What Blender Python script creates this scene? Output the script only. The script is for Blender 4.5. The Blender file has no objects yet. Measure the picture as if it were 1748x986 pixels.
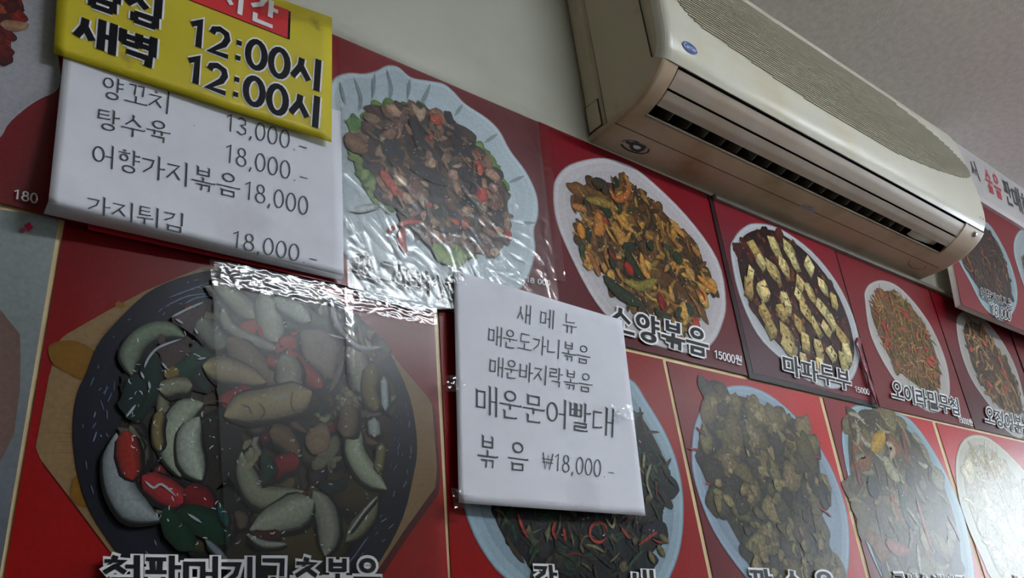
import bpy, bmesh, math, random
import numpy as np
from mathutils import Vector, Matrix
C = bpy.context.scene.collection
SC = bpy.context.scene
rnd = random.Random(7)

# ------------------------------------------------------------------ camera
D, CZ, FPX = 0.716, 1.15, 1372.0          # distance to the wall, height, focal length in pixels
CEIL = CZ + 1.323
R3 = np.array([[0.77966258, 0.20131199, 0.59295846], [-0.61934809, 0.38759964, 0.6827697], [-0.09238076, -0.89957768, 0.42687913]])
cam = bpy.data.cameras.new('camera'); cam.sensor_width = 36.0; cam.lens = 36.0*FPX/1748.0
cam.clip_start = 0.02
co = bpy.data.objects.new('camera', cam); C.objects.link(co)
M = Matrix.Identity(4)
for i in range(3):
    M[i][0] = R3[i][0]; M[i][1] = -R3[i][1]; M[i][2] = -R3[i][2]
M[0][3], M[1][3], M[2][3] = 0, -D, CZ
co.matrix_world = M
SC.camera = co

# ------------------------------------------------------------------ world, exposure
w = bpy.data.worlds.new('sky'); SC.world = w; w.use_nodes = True
bgn = w.node_tree.nodes['Background']; bgn.inputs[0].default_value = (.80, .90, 1.0, 1); bgn.inputs[1].default_value = 5.0
SC.view_settings.view_transform = 'Standard'; SC.view_settings.look = 'None'
SC.view_settings.gamma = 1; SC.view_settings.use_curve_mapping = False
SC.view_settings.exposure = 1.75
LAMP = 17.5                                # strength of the fluorescent tubes

# ------------------------------------------------------------------ helpers
def lin1(c):
    c /= 255.0
    return c/12.92 if c <= .04045 else ((c+.055)/1.055)**2.4
def lin(r, g, b): return (lin1(r), lin1(g), lin1(b), 1.0)
def alb(r, g, b, k=1.55):
    return tuple(min(.92, lin1(v)*k) for v in (r, g, b)) + (1.0,)
def P(px, py, off=0.0):
    """pixel -> point on the plane that stands 'off' in front of the back wall"""
    a, b = px-874.0, py-493.0
    d = R3 @ np.array([a, b, FPX]); t = (D-off)/d[1]
    return np.array([t*d[0], -off, CZ+t*d[2]])
def Wp(pts, off=0.0): return np.array([P(x, y, off)[[0, 2]] for x, y in pts])

def thing(name, label, cat, loc=(0, 0, 0), group=None, kind=None):
    o = bpy.data.objects.new(name, None); C.objects.link(o); o.location = loc; o.empty_display_size = .05
    tag(o, label, cat, group); 
    return o
def tag(o, label, cat, group=None):
    o['label'] = label; o['category'] = cat
    if group: o['group'] = group
def wloc(o):
    v = Vector((0, 0, 0))
    while o is not None: v = v+o.location; o = o.parent
    return v
def link(name, verts, faces, mat, parent=None, cols=None, smooth=False, local=False, kind=None, label=None):
    """one mesh object; verts in world coordinates unless local"""
    base = wloc(parent) if parent is not None else Vector((0, 0, 0))
    V = np.asarray(verts, dtype=float).reshape(-1, 3)
    org = Vector((0, 0, 0))
    if not local:
        if parent is None:
            mn, mx = V.min(0), V.max(0); org = Vector(((mn[0]+mx[0])/2, (mn[1]+mx[1])/2, mn[2]))
            V = V-np.array(org)
        else: V = V-np.array(base)
    me = bpy.data.meshes.new(name); me.from_pydata(V.tolist(), [], faces); me.update()
    if cols is not None:
        at = me.color_attributes.new('Col', 'FLOAT_COLOR', 'POINT')
        at.data.foreach_set('color', np.asarray(cols, dtype=np.float32).reshape(-1))
    if smooth: me.polygons.foreach_set('use_smooth', [True]*len(me.polygons))
    me.materials.append(mat)
    o = bpy.data.objects.new(name, me); C.objects.link(o)
    if parent is not None: o.parent = parent
    else: o.location = org
    if kind: o['kind'] = kind
    if label: o['label'] = label
    return o
def box(name, x0, x1, y0, y1, z0, z1, mat, parent=None, bevel=0, local=False, kind=None, label=None):
    v = [(x, y, z) for x in (x0, x1) for y in (y0, y1) for z in (z0, z1)]
    f = [(0, 1, 3, 2), (4, 6, 7, 5), (0, 4, 5, 1), (2, 3, 7, 6), (0, 2, 6, 4), (1, 5, 7, 3)]
    o = link(name, v, f, mat, parent, local=local, kind=kind, label=label)
    if bevel:
        m = o.modifiers.new('bevel', 'BEVEL'); m.width = bevel; m.segments = 3; m.limit_method = 'ANGLE'
    return o

# ------------------------------------------------------------------ materials
def newmat(name):
    m = bpy.data.materials.new(name); m.use_nodes = True
    nt = m.node_tree; return m, nt, nt.nodes['Principled BSDF']
def N(nt, t, **kw):
    n = nt.nodes.new(t)
    for k, v in kw.items(): setattr(n, k, v)
    return n
def surf(name, col, rough=.5, noise=0.06, nscale=40, bump=0, bscale=200, col2=None, spec=.5, dirt=None, dscale=6, dthr=(.55, .75), coat=0):
    m, nt, b = newmat(name); L = nt.links
    tc = N(nt, 'ShaderNodeTexCoord')
    nz = N(nt, 'ShaderNodeTexNoise'); nz.inputs['Scale'].default_value = nscale; nz.inputs['Detail'].default_value = 5
    L.new(tc.outputs['Object'], nz.inputs['Vector'])
    cr = N(nt, 'ShaderNodeValToRGB')
    c2 = col2 or tuple(c*(1-noise*2) for c in col[:3])+(1,)
    cr.color_ramp.elements[0].position = .35; cr.color_ramp.elements[1].position = .65
    cr.color_ramp.elements[0].color = c2; cr.color_ramp.elements[1].color = col
    L.new(nz.outputs['Fac'], cr.inputs[0]); out = cr.outputs[0]
    if dirt:
        n2 = N(nt, 'ShaderNodeTexNoise'); n2.inputs['Scale'].default_value = dscale; n2.inputs['Detail'].default_value = 8
        L.new(tc.outputs['Object'], n2.inputs['Vector'])
        r2 = N(nt, 'ShaderNodeMapRange'); r2.inputs[1].default_value, r2.inputs[2].default_value = dthr
        L.new(n2.outputs['Fac'], r2.inputs[0])
        mx = N(nt, 'ShaderNodeMix', data_type='RGBA'); L.new(r2.outputs[0], mx.inputs[0]); L.new(out, mx.inputs[6])
        mx.inputs[7].default_value = dirt; out = mx.outputs[2]
    L.new(out, b.inputs['Base Color']); b.inputs['Roughness'].default_value = rough
    b.inputs['Specular IOR Level'].default_value = spec; b.inputs['Coat Weight'].default_value = coat
    if bump:
        nb = N(nt, 'ShaderNodeTexNoise'); nb.inputs['Scale'].default_value = bscale; nb.inputs['Detail'].default_value = 4
        L.new(tc.outputs['Object'], nb.inputs['Vector'])
        bp = N(nt, 'ShaderNodeBump'); bp.inputs['Strength'].default_value = bump; bp.inputs['Distance'].default_value = .002
        L.new(nb.outputs['Fac'], bp.inputs['Height']); L.new(bp.outputs[0], b.inputs['Normal'])
    return m
GLOSS = .33
def printmat(name, rough=GLOSS, grain=.09, gscale=240, spec=.17, bump=.10):
    """ink on a sheet: colour from the printed artwork, paper grain from noise"""
    m, nt, b = newmat(name); L = nt.links
    at = N(nt, 'ShaderNodeAttribute', attribute_name='Col')
    tc = N(nt, 'ShaderNodeTexCoord')
    nz = N(nt, 'ShaderNodeTexNoise'); nz.inputs['Scale'].default_value = gscale; nz.inputs['Detail'].default_value = 4
    L.new(tc.outputs['Object'], nz.inputs['Vector'])
    mr = N(nt, 'ShaderNodeMapRange'); mr.inputs[1].default_value, mr.inputs[2].default_value = .3, .7
    mr.inputs[3].default_value, mr.inputs[4].default_value = 1-grain, 1+grain
    L.new(nz.outputs['Fac'], mr.inputs[0])
    mx = N(nt, 'ShaderNodeVectorMath', operation='SCALE'); L.new(at.outputs['Color'], mx.inputs[0]); L.new(mr.outputs[0], mx.inputs[3])
    L.new(mx.outputs[0], b.inputs['Base Color']); b.inputs['Roughness'].default_value = rough
    b.inputs['Specular IOR Level'].default_value = spec
    if bump:
        nb = N(nt, 'ShaderNodeTexNoise'); nb.inputs['Scale'].default_value = 28; nb.inputs['Detail'].default_value = 3
        L.new(tc.outputs['Object'], nb.inputs['Vector'])
        bp = N(nt, 'ShaderNodeBump'); bp.inputs['Strength'].default_value = bump; bp.inputs['Distance'].default_value = .003
        L.new(nb.outputs['Fac'], bp.inputs['Height']); L.new(bp.outputs[0], b.inputs['Normal'])
    return m
def film(name, rough=.12, amt=1.0, tint=(1, 1, 1, 1)):
    m, nt, b = newmat(name); L = nt.links; nt.nodes.remove(b)
    out = nt.nodes['Material Output']
    tr = N(nt, 'ShaderNodeBsdfTransparent'); tr.inputs[0].default_value = tint
    gl = N(nt, 'ShaderNodeBsdfGlossy'); gl.inputs['Roughness'].default_value = rough
    fr = N(nt, 'ShaderNodeFresnel'); fr.inputs[0].default_value = 1.5
    mu = N(nt, 'ShaderNodeMath', operation='MULTIPLY'); mu.inputs[1].default_value = amt; mu.use_clamp = True
    L.new(fr.outputs[0], mu.inputs[0])
    mx = N(nt, 'ShaderNodeMixShader'); L.new(mu.outputs[0], mx.inputs[0]); L.new(tr.outputs[0], mx.inputs[1]); L.new(gl.outputs[0], mx.inputs[2])
    L.new(mx.outputs[0], out.inputs[0])
    return m
def emit(name, col, s):
    m, nt, b = newmat(name)
    b.inputs['Base Color'].default_value = (.8, .8, .8, 1); b.inputs['Emission Color'].default_value = col; b.inputs['Emission Strength'].default_value = s
    return m
M_wall = surf('wall_paint', alb(160, 161, 150), .55, .03, 5, .06, 260, dirt=alb(138, 138, 124), dscale=3.2, dthr=(.55, .8))
M_ceil = surf('ceiling_paper', alb(204, 192, 188), .8, .06, 60, .5, 320)
M_floor = surf('floor_tile', alb(84, 76, 68), .4, .08, 12)
M_print = printmat('printed_sheet')
M_lam = printmat('laminated_print', .35, .1, 240, .5, .05)
M_food = printmat('printed_food', GLOSS, .42, 190)
M_stew = printmat('printed_stew', GLOSS, .16, 330)
M_lamfood = printmat('laminated_food', .35, .4, 200, .5, .05)
M_paper = surf('white_paper', alb(186, 188, 196), .75, .015, 30, .12, 35, spec=.25, dirt=alb(168, 168, 176), dscale=9, dthr=(.6, .8))
M_yellow = surf('yellow_card', alb(172, 158, 16), .5, .04, 18, .15, 30, dirt=alb(120, 105, 20), dscale=22, dthr=(.66, .78))
M_red = surf('red_ink', alb(178, 28, 34), .45, .04, 60)
M_black = surf('black_ink', (.006, .006, .009, 1), .38, .05, 60, spec=.18)
M_white = surf('white_ink', alb(198, 198, 200), .45, .03, 60)
M_grey = surf('grey_ink', alb(70, 74, 82), .45, .05, 60)
M_cream = surf('cream_backing', alb(190, 168, 125), .5, .07, 30, .05, 120)
M_tape = film('clear_tape', .10, 1.25)
M_haze = film('satin_film', .30, .62)
M_lamfilm = film('laminate_film', .15, 1.0)
M_acfront = surf('cream_plastic', alb(178, 176, 163), .30, .015, 12, dirt=alb(168, 160, 132), dscale=5, dthr=(.55, .8))
M_acbody = surf('yellowed_plastic', alb(176, 156, 132), .42, .03, 14, dirt=alb(140, 116, 86), dscale=7, dthr=(.5, .75))
M_acside = surf('side_plastic', alb(166, 154, 130), .42, .03, 14, dirt=alb(120, 104, 78), dscale=9, dthr=(.58, .78))
M_aclouv = surf('louver_plastic', alb(162, 150, 137), .38, .03, 20, dirt=alb(150, 130, 108), dscale=8, dthr=(.5, .8))
M_grille = surf('grille_plastic', alb(150, 146, 128), .5, .03, 40)
M_dark = surf('dark_void', (.006, .006, .006, 1), .6, .05, 30)
M_seam = surf('dark_seam', (.03, .025, .02, 1), .7, .05, 30)
M_blue = surf('badge_blue', alb(38, 72, 130), .3, .03, 60)
M_chrome = surf('chrome_button', (.55, .55, .56, 1), .2, .02, 60); M_chrome.node_tree.nodes['Principled BSDF'].inputs['Metallic'].default_value = 1
M_rail = surf('grey_trunking', alb(120, 114, 104), .5, .05, 20, dirt=alb(90, 80, 66), dscale=12)
M_sign = surf('sign_white', alb(178, 176, 176), .4, .03, 10)
M_foam = surf('board_edge_white', alb(190, 182, 184), .6, .03, 60)
M_tube = emit('lamp_tube_light', (.91, .98, 1.05, 1), LAMP)
M_metalw = surf('white_enamel', alb(190, 190, 188), .35, .02, 20)

# ------------------------------------------------------------------ the room
X0, X1, Y1 = -2.6, 6.2, -4.6
def struct(o): o['kind'] = 'structure'; return o
struct(box('floor', X0, X1, Y1, 0, -.1, 0, M_floor))
struct(box('ceiling', X0, X1, Y1, 0, CEIL, CEIL+.1, M_ceil))
struct(box('wall_back', X0, X1, 0, .1, 0, CEIL, M_wall))
struct(box('wall_left', X0-.1, X0, Y1, 0, 0, CEIL, M_wall))
struct(box('wall_front', X0, X1, Y1-.1, Y1, 0, CEIL, M_wall))
# right wall with a window
WY0, WY1, WZ0, WZ1 = -2.45, -.75, 1.0, 2.15
pts = [(Y1, 0), (WY0, WZ0)]
vv, ff = [], []
def wallquad(ya, yb, za, zb):
    n = len(vv)
    for x in (X1, X1+.1):
        vv.extend([(x, ya, za), (x, yb, za), (x, yb, zb), (x, ya, zb)])
    ff.extend([(n, n+1, n+2, n+3), (n+7, n+6, n+5, n+4), (n, n+4, n+5, n+1), (n+1, n+5, n+6, n+2), (n+2, n+6, n+7, n+3), (n+3, n+7, n+4, n)])
wallquad(Y1, WY0, 0, CEIL); wallquad(WY1, 0, 0, CEIL); wallquad(WY0, WY1, 0, WZ0); wallquad(WY0, WY1, WZ1, CEIL)
struct(link('wall_right', vv, ff, M_wall))
win = struct(bpy.data.objects.new('window_1', None)); C.objects.link(win); win.location = (X1+.05, (WY0+WY1)/2, WZ0)
for a in ((WY0, WY0+.05, WZ0, WZ1), (WY1-.05, WY1, WZ0, WZ1), (WY0+.05, WY1-.05, WZ0, WZ0+.05), (WY0+.05, WY1-.05, WZ1-.05, WZ1), ((WY0+WY1)/2-.025, (WY0+WY1)/2+.025, WZ0+.05, WZ1-.05)):
    box('window_frame', X1+.02, X1+.07, *a, M_metalw, win)
M_glass = film('window_glass', .02, 1.0)
for a in ((WY0+.05, (WY0+WY1)/2-.025), ((WY0+WY1)/2+.025, WY1-.05)):
    box('pane', X1+.042, X1+.048, *a, WZ0+.05, WZ1-.05, M_glass, win)
pl = bpy.data.lights.new('window_portal', 'AREA'); pl.shape = 'RECTANGLE'; pl.size = WY1-WY0; pl.size_y = WZ1-WZ0
pl.cycles.is_portal = True
po = bpy.data.objects.new('window_portal', pl); C.objects.link(po); po.location = (X1+.11, (WY0+WY1)/2, (WZ0+WZ1)/2); po.rotation_euler = (0, math.pi/2, 0)
po.rotation_euler = (math.pi/2, 0, math.pi/2)
box('baseboard_back', X0, X1, -.012, 0, 0, .09, M_metalw, kind='structure')
# ceiling fluorescents (behind the camera, light the wall)
def fixture(x, y, ln, label):
    t = thing('ceiling_light', label, 'ceiling light', (x, y, CEIL-.07), 'fluorescent ceiling lights')
    box('housing', x-ln/2, x+ln/2, y-.09, y+.09, CEIL-.035, CEIL, M_metalw, t)
    for s in (-.045, .045):
        n = 12; v = []; f = []
        for k in range(n):
            a = 2*math.pi*k/n
            for xx in (x-ln/2+.03, x+ln/2-.03): v.append((xx, y+s+.015*math.cos(a), CEIL-.055+.015*math.sin(a)))
        for k in range(n): f.append((2*k, 2*k+1, (2*k+3) % (2*n), (2*k+2) % (2*n)))
        link('tube', v, f, M_tube, t, smooth=True)
        for xx in (x-ln/2, x+ln/2-.03): box('tube_holder', xx, xx+.03, y+s-.018, y+s+.018, CEIL-.075, CEIL-.035, M_metalw, t)
fixture(1.36, -1.66, 1.2, 'twin tube ceiling light hanging before the wall of posters')
fixture(3.7, -2.1, 1.2, 'twin tube ceiling light nearer the window')

# ------------------------------------------------------------------ lettering: hangul drawn as strokes
CHO = 'ㄱㄲㄴㄷㄸㄹㅁㅂㅃㅅㅆㅇㅈㅉㅊㅋㅌㅍㅎ'
JUNG = 'ㅏㅐㅑㅒㅓㅔㅕㅖㅗㅘㅙㅚㅛㅜㅝㅞㅟㅠㅡㅢㅣ'
JONG = ['', 'ㄱ', 'ㄲ', 'ㄳ', 'ㄴ', 'ㄵ', 'ㄶ', 'ㄷ', 'ㄹ', 'ㄺ', 'ㄻ', 'ㄼ', 'ㄽ', 'ㄾ', 'ㄿ', 'ㅀ', 'ㅁ', 'ㅂ', 'ㅄ', 'ㅅ', 'ㅆ', 'ㅇ', 'ㅈ', 'ㅊ', 'ㅋ', 'ㅌ', 'ㅍ', 'ㅎ']
def ell(x0, y0, x1, y1, n=18):
    cx, cy, a, b = (x0+x1)/2, (y0+y1)/2, (x1-x0)/2, (y1-y0)/2
    return ('o', [(cx+a*math.cos(2*math.pi*k/n+1.6), cy+b*math.sin(2*math.pi*k/n+1.6)) for k in range(n)])
def L_(*p): return ('l', list(p))
def cons(j, kind):
    if j == 'ㄱ':
        return [L_((.02, .9), (.88, .9), (.72, .45), (.12, .02))] if kind == 'v' else [L_((.02, .9), (.93, .9), (.9, .0))]
    if j == 'ㄲ':
        return [L_((.0, .9), (.42, .9), (.38, 0)), L_((.52, .9), (.96, .9), (.93, 0))]
    if j == 'ㄴ': return [L_((.08, 1), (.08, .1), (1, .16))]
    if j == 'ㄷ': return [L_((.95, .92), (.1, .92), (.1, .06), (1, .12))]
    if j == 'ㄸ': return [L_((.45, .92), (.05, .92), (.05, .08), (.48, .08)), L_((.98, .92), (.57, .92), (.57, .08), (1, .08))]
    if j == 'ㄹ': return [L_((.04, .95), (.92, .95), (.92, .53), (.08, .53), (.08, .05), (1, .07))]
    if j == 'ㅁ': return [L_((.08, .95), (.08, .05)), L_((.08, .9), (.92, .9), (.92, .05)), L_((.08, .08), (.92, .08))]
    if j == 'ㅂ': return [L_((.1, 1), (.1, .03)), L_((.9, 1), (.9, .03)), L_((.1, .55), (.9, .55)), L_((.1, .06), (.9, .06))]
    if j == 'ㅃ':
        r = []
        for a, b in ((.02, .42), (.56, .97)):
            r += [L_((a, 1), (a, .03)), L_((b, 1), (b, .03)), L_((a, .55), (b, .55)), L_((a, .06), (b, .06))]
        return r
    if j == 'ㅅ': return [L_((.5, 1), (.46, .6), (.02, .02)), L_((.5, .6), (.98, .04))]
    if j == 'ㅇ': return [ell(.1, .02, .9, .98)]
    if j == 'ㅈ': return [L_((.04, .92), (.92, .92), (.5, .5), (.02, .02)), L_((.54, .5), (.98, .04))]
    if j == 'ㅊ': return [L_((.4, 1.02), (.6, .95)), L_((.04, .75), (.92, .75), (.5, .4), (.02, .0)), L_((.54, .4), (.98, .02))]
    if j == 'ㅌ': return [L_((.95, .94), (.08, .94), (.08, .05), (1, .09)), L_((.08, .5), (.9, .5))]
    if j == 'ㅍ': return [L_((.02, .92), (.98, .92)), L_((.3, .9), (.33, .08)), L_((.7, .9), (.67, .08)), L_((0, .06), (1, .06))]
    if j == 'ㅎ': return [L_((.38, 1.04), (.62, .98)), L_((.05, .78), (.95, .78)), ell(.2, .0, .8, .6)]
    return []
def inbox(st, b):
    x0, y0, x1, y1 = b
    return [(t, [(x0+x*(x1-x0), y0+y*(y1-y0)) for x, y in p]) for t, p in st]
def vvow(v, b):
    x0, y0, x1, y1 = b; ww = x1-x0; m = (y0+y1)/2
    if v == 'ㅏ': return [L_((x0+.3*ww, y1), (x0+.3*ww, y0)), L_((x0+.3*ww, m), (x1, m))]
    if v == 'ㅑ': return [L_((x0+.3*ww, y1), (x0+.3*ww, y0)), L_((x0+.3*ww, m+.12), (x1, m+.12)), L_((x0+.3*ww, m-.1), (x1, m-.1))]
    if v == 'ㅓ': return [L_((x0+.72*ww, y1), (x0+.72*ww, y0)), L_((x0-.1*ww, m), (x0+.72*ww, m))]
    if v == 'ㅕ': return [L_((x0+.72*ww, y1), (x0+.72*ww, y0)), L_((x0-.1*ww, m+.13), (x0+.72*ww, m+.13)), L_((x0-.1*ww, m-.08), (x0+.72*ww, m-.08))]
    if v == 'ㅣ': return [L_((x0+.6*ww, y1), (x0+.6*ww, y0))]
    if v == 'ㅐ': return [L_((x0+.2*ww, y1), (x0+.2*ww, y0+.03)), L_((x0+.9*ww, y1), (x0+.9*ww, y0)), L_((x0+.2*ww, m), (x0+.9*ww, m))]
    if v == 'ㅔ': return [L_((x0+.35*ww, y1), (x0+.35*ww, y0+.03)), L_((x0+.95*ww, y1), (x0+.95*ww, y0)), L_((x0-.15*ww, m), (x0+.35*ww, m))]
    return []
def hvow(v, b):
    x0, y0, x1, y1 = b; ww = x1-x0; c = (x0+x1)/2
    if v == 'ㅡ': return [L_((x0, (y0+y1)/2), (x1, (y0+y1)/2))]
    if v == 'ㅗ': return [L_((c, y1), (c, y0)), L_((x0, y0), (x1, y0))]
    if v == 'ㅛ': return [L_((x0+.34*ww, y1), (x0+.34*ww, y0)), L_((x0+.66*ww, y1), (x0+.66*ww, y0)), L_((x0, y0), (x1, y0))]
    if v == 'ㅜ': return [L_((x0, y1), (x1, y1)), L_((c, y1), (c, y0))]
    if v == 'ㅠ': return [L_((x0, y1), (x1, y1)), L_((x0+.34*ww, y1), (x0+.34*ww, y0)), L_((x0+.66*ww, y1), (x0+.66*ww, y0))]
    return []
DIG = {'0': [ell(.08, 0, .92, 1)], '1': [L_((.1, .82), (.55, 1), (.55, 0))],
       '2': [L_((.08, .76), (.16, .92), (.45, 1), (.78, .9), (.85, .7), (.7, .45), (.08, .04), (.95, .04))],
       '3': [L_((.12, .85), (.4, 1), (.8, .9), (.82, .66), (.42, .54), (.84, .4), (.88, .15), (.5, 0), (.08, .14))],
       '5': [L_((.85, .97), (.22, .97), (.15, .55), (.5, .63), (.85, .5), (.88, .2), (.5, 0), (.1, .12))],
       '8': [ell(.18, .53, .82, 1), ell(.08, 0, .92, .53)],
       ',': [L_((.5, .06), (.3, -.16))], '.': [L_((.35, .03), (.55, .03))], '-': [L_((.1, .33), (.95, .33))],
       ':': [L_((.3, .72), (.7, .72)), L_((.3, .14), (.7, .14))], '·': [L_((.4, .45), (.6, .45))],
       '₩': [L_((0, .98), (.28, 0), (.5, .85), (.72, 0), (1, .98)), L_((-.06, .62), (1.06, .62)), L_((-.06, .42), (1.06, .42))]}
ADV = {'1': .5, ',': .32, '.': .36, '-': .5, ':': .42, ' ': .4, '·': .5, '₩': .75}
def glyph(ch):
    if ch in DIG or ch == ' ':
        return DIG.get(ch, [])
    k = ord(ch)-0xAC00
    if k < 0: return []
    c, v, f = CHO[k//588], JUNG[(k % 588)//28], JONG[k % 28]
    S = []
    if v in 'ㅏㅐㅑㅓㅔㅕㅣ':
        wide = v in 'ㅐㅔ'
        xr = .52 if wide else .60
        if f:
            S += inbox(cons(c, 'v'), (.04, .50, xr-.04, .95)); S += vvow(v, (xr+.03, .36, .97, 1.0))
            S += inbox(cons(f, 'f'), (.2, .0, .84, .30))
        else:
            S += inbox(cons(c, 'v'), (.0, .18, xr-(.09 if wide else .03), .86)); S += vvow(v, (xr+.04, -.02, .98, 1.0))
    elif v in 'ㅗㅛㅜㅠㅡ':
        if f:
            S += inbox(cons(c, 'h'), (.2, .64, .8, .99)); S += hvow(v, (.0, .36 if v in 'ㅗㅛ' else .33, 1, .53 if v in 'ㅗㅛ' else .5))
            if v == 'ㅡ': pass
            S += inbox(cons(f, 'f'), (.2, .0, .8, .26))
        else:
            S += inbox(cons(c, 'h'), (.16, .48, .84, .98))
            S += hvow(v, (.0, .12 if v in 'ㅗㅛ' else -.04, 1, .4 if v in 'ㅗㅛ' else .34))
    else:                                  # ㅟ ㅝ
        y = .34 if f else .0
        S += inbox(cons(c, 'h'), (.08, y+(.36 if f else .5), .56, .98))
        S += [L_((0, y+(.22 if f else .34)), (.66, y+(.26 if f else .38))), L_((.32, y+(.22 if f else .34)), (.32, y+.02))]
        S += [L_((.86, 1), (.86, y-.02))]
        if v == 'ㅝ': S += [L_((.56, y+.12), (.86, y+.12))]
        if f: S += inbox(cons(f, 'f'), (.2, 0, .88, .28))
    return S
def stroke_poly(pts, wv, wh, closed=False, grow=0, cap=.5):
    """outline strip of one pen stroke; the width depends on the direction"""
    p = [np.array(q, float) for q in pts]; n = len(p)
    if n < 2: return [], []
    segs = n if closed else n-1
    dirs, nor, hw = [], [], []
    for i in range(segs):
        d = p[(i+1) % n]-p[i]; l = np.linalg.norm(d) or 1e-6; d = d/l
        dirs.append(d); nor.append(np.array([-d[1], d[0]])); hw.append((wh+(wv-wh)*abs(d[1]))/2+grow)
    Lf, Rt = [], []
    for i in range(n):
        if closed or 0 < i < n-1:
            a, b = (i-1) % segs, i % segs
            m = nor[a]+nor[b]; m /= (np.linalg.norm(m) or 1e-6)
            k = (hw[a]+hw[b])/2/max(.55, m@nor[a])
            Lf.append(p[i]+m*k); Rt.append(p[i]-m*k)
        else:
            j = 0 if i == 0 else segs-1
            e = dirs[j]*(hw[j]*cap)*(-1 if i == 0 else 1)
            Lf.append(p[i]+nor[j]*hw[j]+e); Rt.append(p[i]-nor[j]*hw[j]+e)
    V = Lf+Rt; F = []
    for i in range(segs):
        j = (i+1) % n; F.append((i, n+i, n+j, j))
    return V, F
STY = {'serif': (.070, .042, .3), 'gothic': (.19, .135, .0), 'brush': (.15, .115, .6), 'hand': (.13, .12, .6), 'thin': (.085, .05, .4), 'bold': (.17, .10, .2)}
def layout(s, style, grow=0, digw=.56, digh=.78):
    wv, wh, cap = STY[style]; x = 0; V = []; F = []; Z = []
    for ch in s:
        han = ord(ch) >= 0xAC00
        adv = 1.0 if han else ADV.get(ch, digw)
        if ch == '1': adv = digw*.9
        sx, sy = (.92, .94) if han else (adv*.86, digh)
        zi = 0
        for t, p in glyph(ch):
            q = [(x+(1-.92)/2+a*sx if han else x+.03+a*sx, .03+b*sy) for a, b in p]
            v, f = stroke_poly(q, wv, wh, t == 'o', grow, cap)
            k = len(V); V += list(v); F += [tuple(k+i for i in ff_) for ff_ in f]; zi += 1; Z += [zi]*len(v)
            if style in ('serif', 'brush', 'thin') and t == 'l' and han and not grow:
                (ax, ay), (bx, by) = q[0], q[1]
                if abs(bx-ax) < .3*abs(by-ay) and by < ay:         # flag at the head of a vertical
                    k = len(V); V += [np.array((ax-wv*1.25, ay+wv*.75)), np.array((ax+wv*.5, ay+wv*.1)), np.array((ax+wv*.5, ay-wv*1.3)), np.array((ax-wv*.5, ay-wv*.2))]
                    F.append((k, k+1, k+2, k+3)[::-1]); zi += 1; Z += [zi]*4
                (ax, ay), (bx, by) = q[-2], q[-1]
                if abs(by-ay) < .25*abs(bx-ax) and bx > ax:        # heel at the end of a horizontal
                    k = len(V); V += [np.array((bx-wh*1.6, by+wh*.4)), np.array((bx+wh*.1, by+wh*1.3)), np.array((bx+wh*.7, by-wh*.3))]
                    F.append((k, k+1, k+2)[::-1]); zi += 1; Z += [zi]*3
        x += adv
    return np.array(V).reshape(-1, 2), F, max(x, .01), np.array(Z, float)*-1.2e-5
def text(root, s, quad, off, style='serif', mat=None, outline=0, omat=None, kpx=None, digw=.56, digh=.78, offf=None, name='lettering', bold=None, lift=.0007):
    """string in the quad TL,TR,BR,BL (pixels of the photograph, on the sheet that stands 'off' before the wall)"""
    if kpx: s0, ox, oy = kpx; quad = [(x*s0+ox, y*s0+oy) for x, y in quad]
    if bold: STY['tmp'] = bold; style = 'tmp'
    layers = []
    if outline: layers.append((outline, omat or M_white, .0))
    layers.append((0, mat or M_black, 0.0004 if outline else 0))
    V0, F0, wd, Z0 = layout(s, style, 0, digw, digh)
    for g, mt, dz in layers:
        V, F, _, Zs = layout(s, style, g, digw, digh) if g else (V0, F0, wd, Z0)
        if not len(V): continue
        u = V[:, 0]/wd; v = V[:, 1]
        if offf is None:
            q = [P(x, y, off+dz) for x, y in quad]
            W3 = np.outer((1-u)*v, q[0])+np.outer(u*v, q[1])+np.outer(u*(1-v), q[2])+np.outer((1-u)*(1-v), q[3])
        else:
            q = np.array(quad, float)
            px = np.outer((1-u)*v, q[0])+np.outer(u*v, q[1])+np.outer(u*(1-v), q[2])+np.outer((1-u)*(1-v), q[3])
            W3 = np.array([P(a, b, offf(a, b)+lift) for a, b in px])
        W3 = np.array(W3); W3[:, 1] += Zs
        link(name if g == 0 else name+'_outline', W3, F, mt, root, kind=None)

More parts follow.
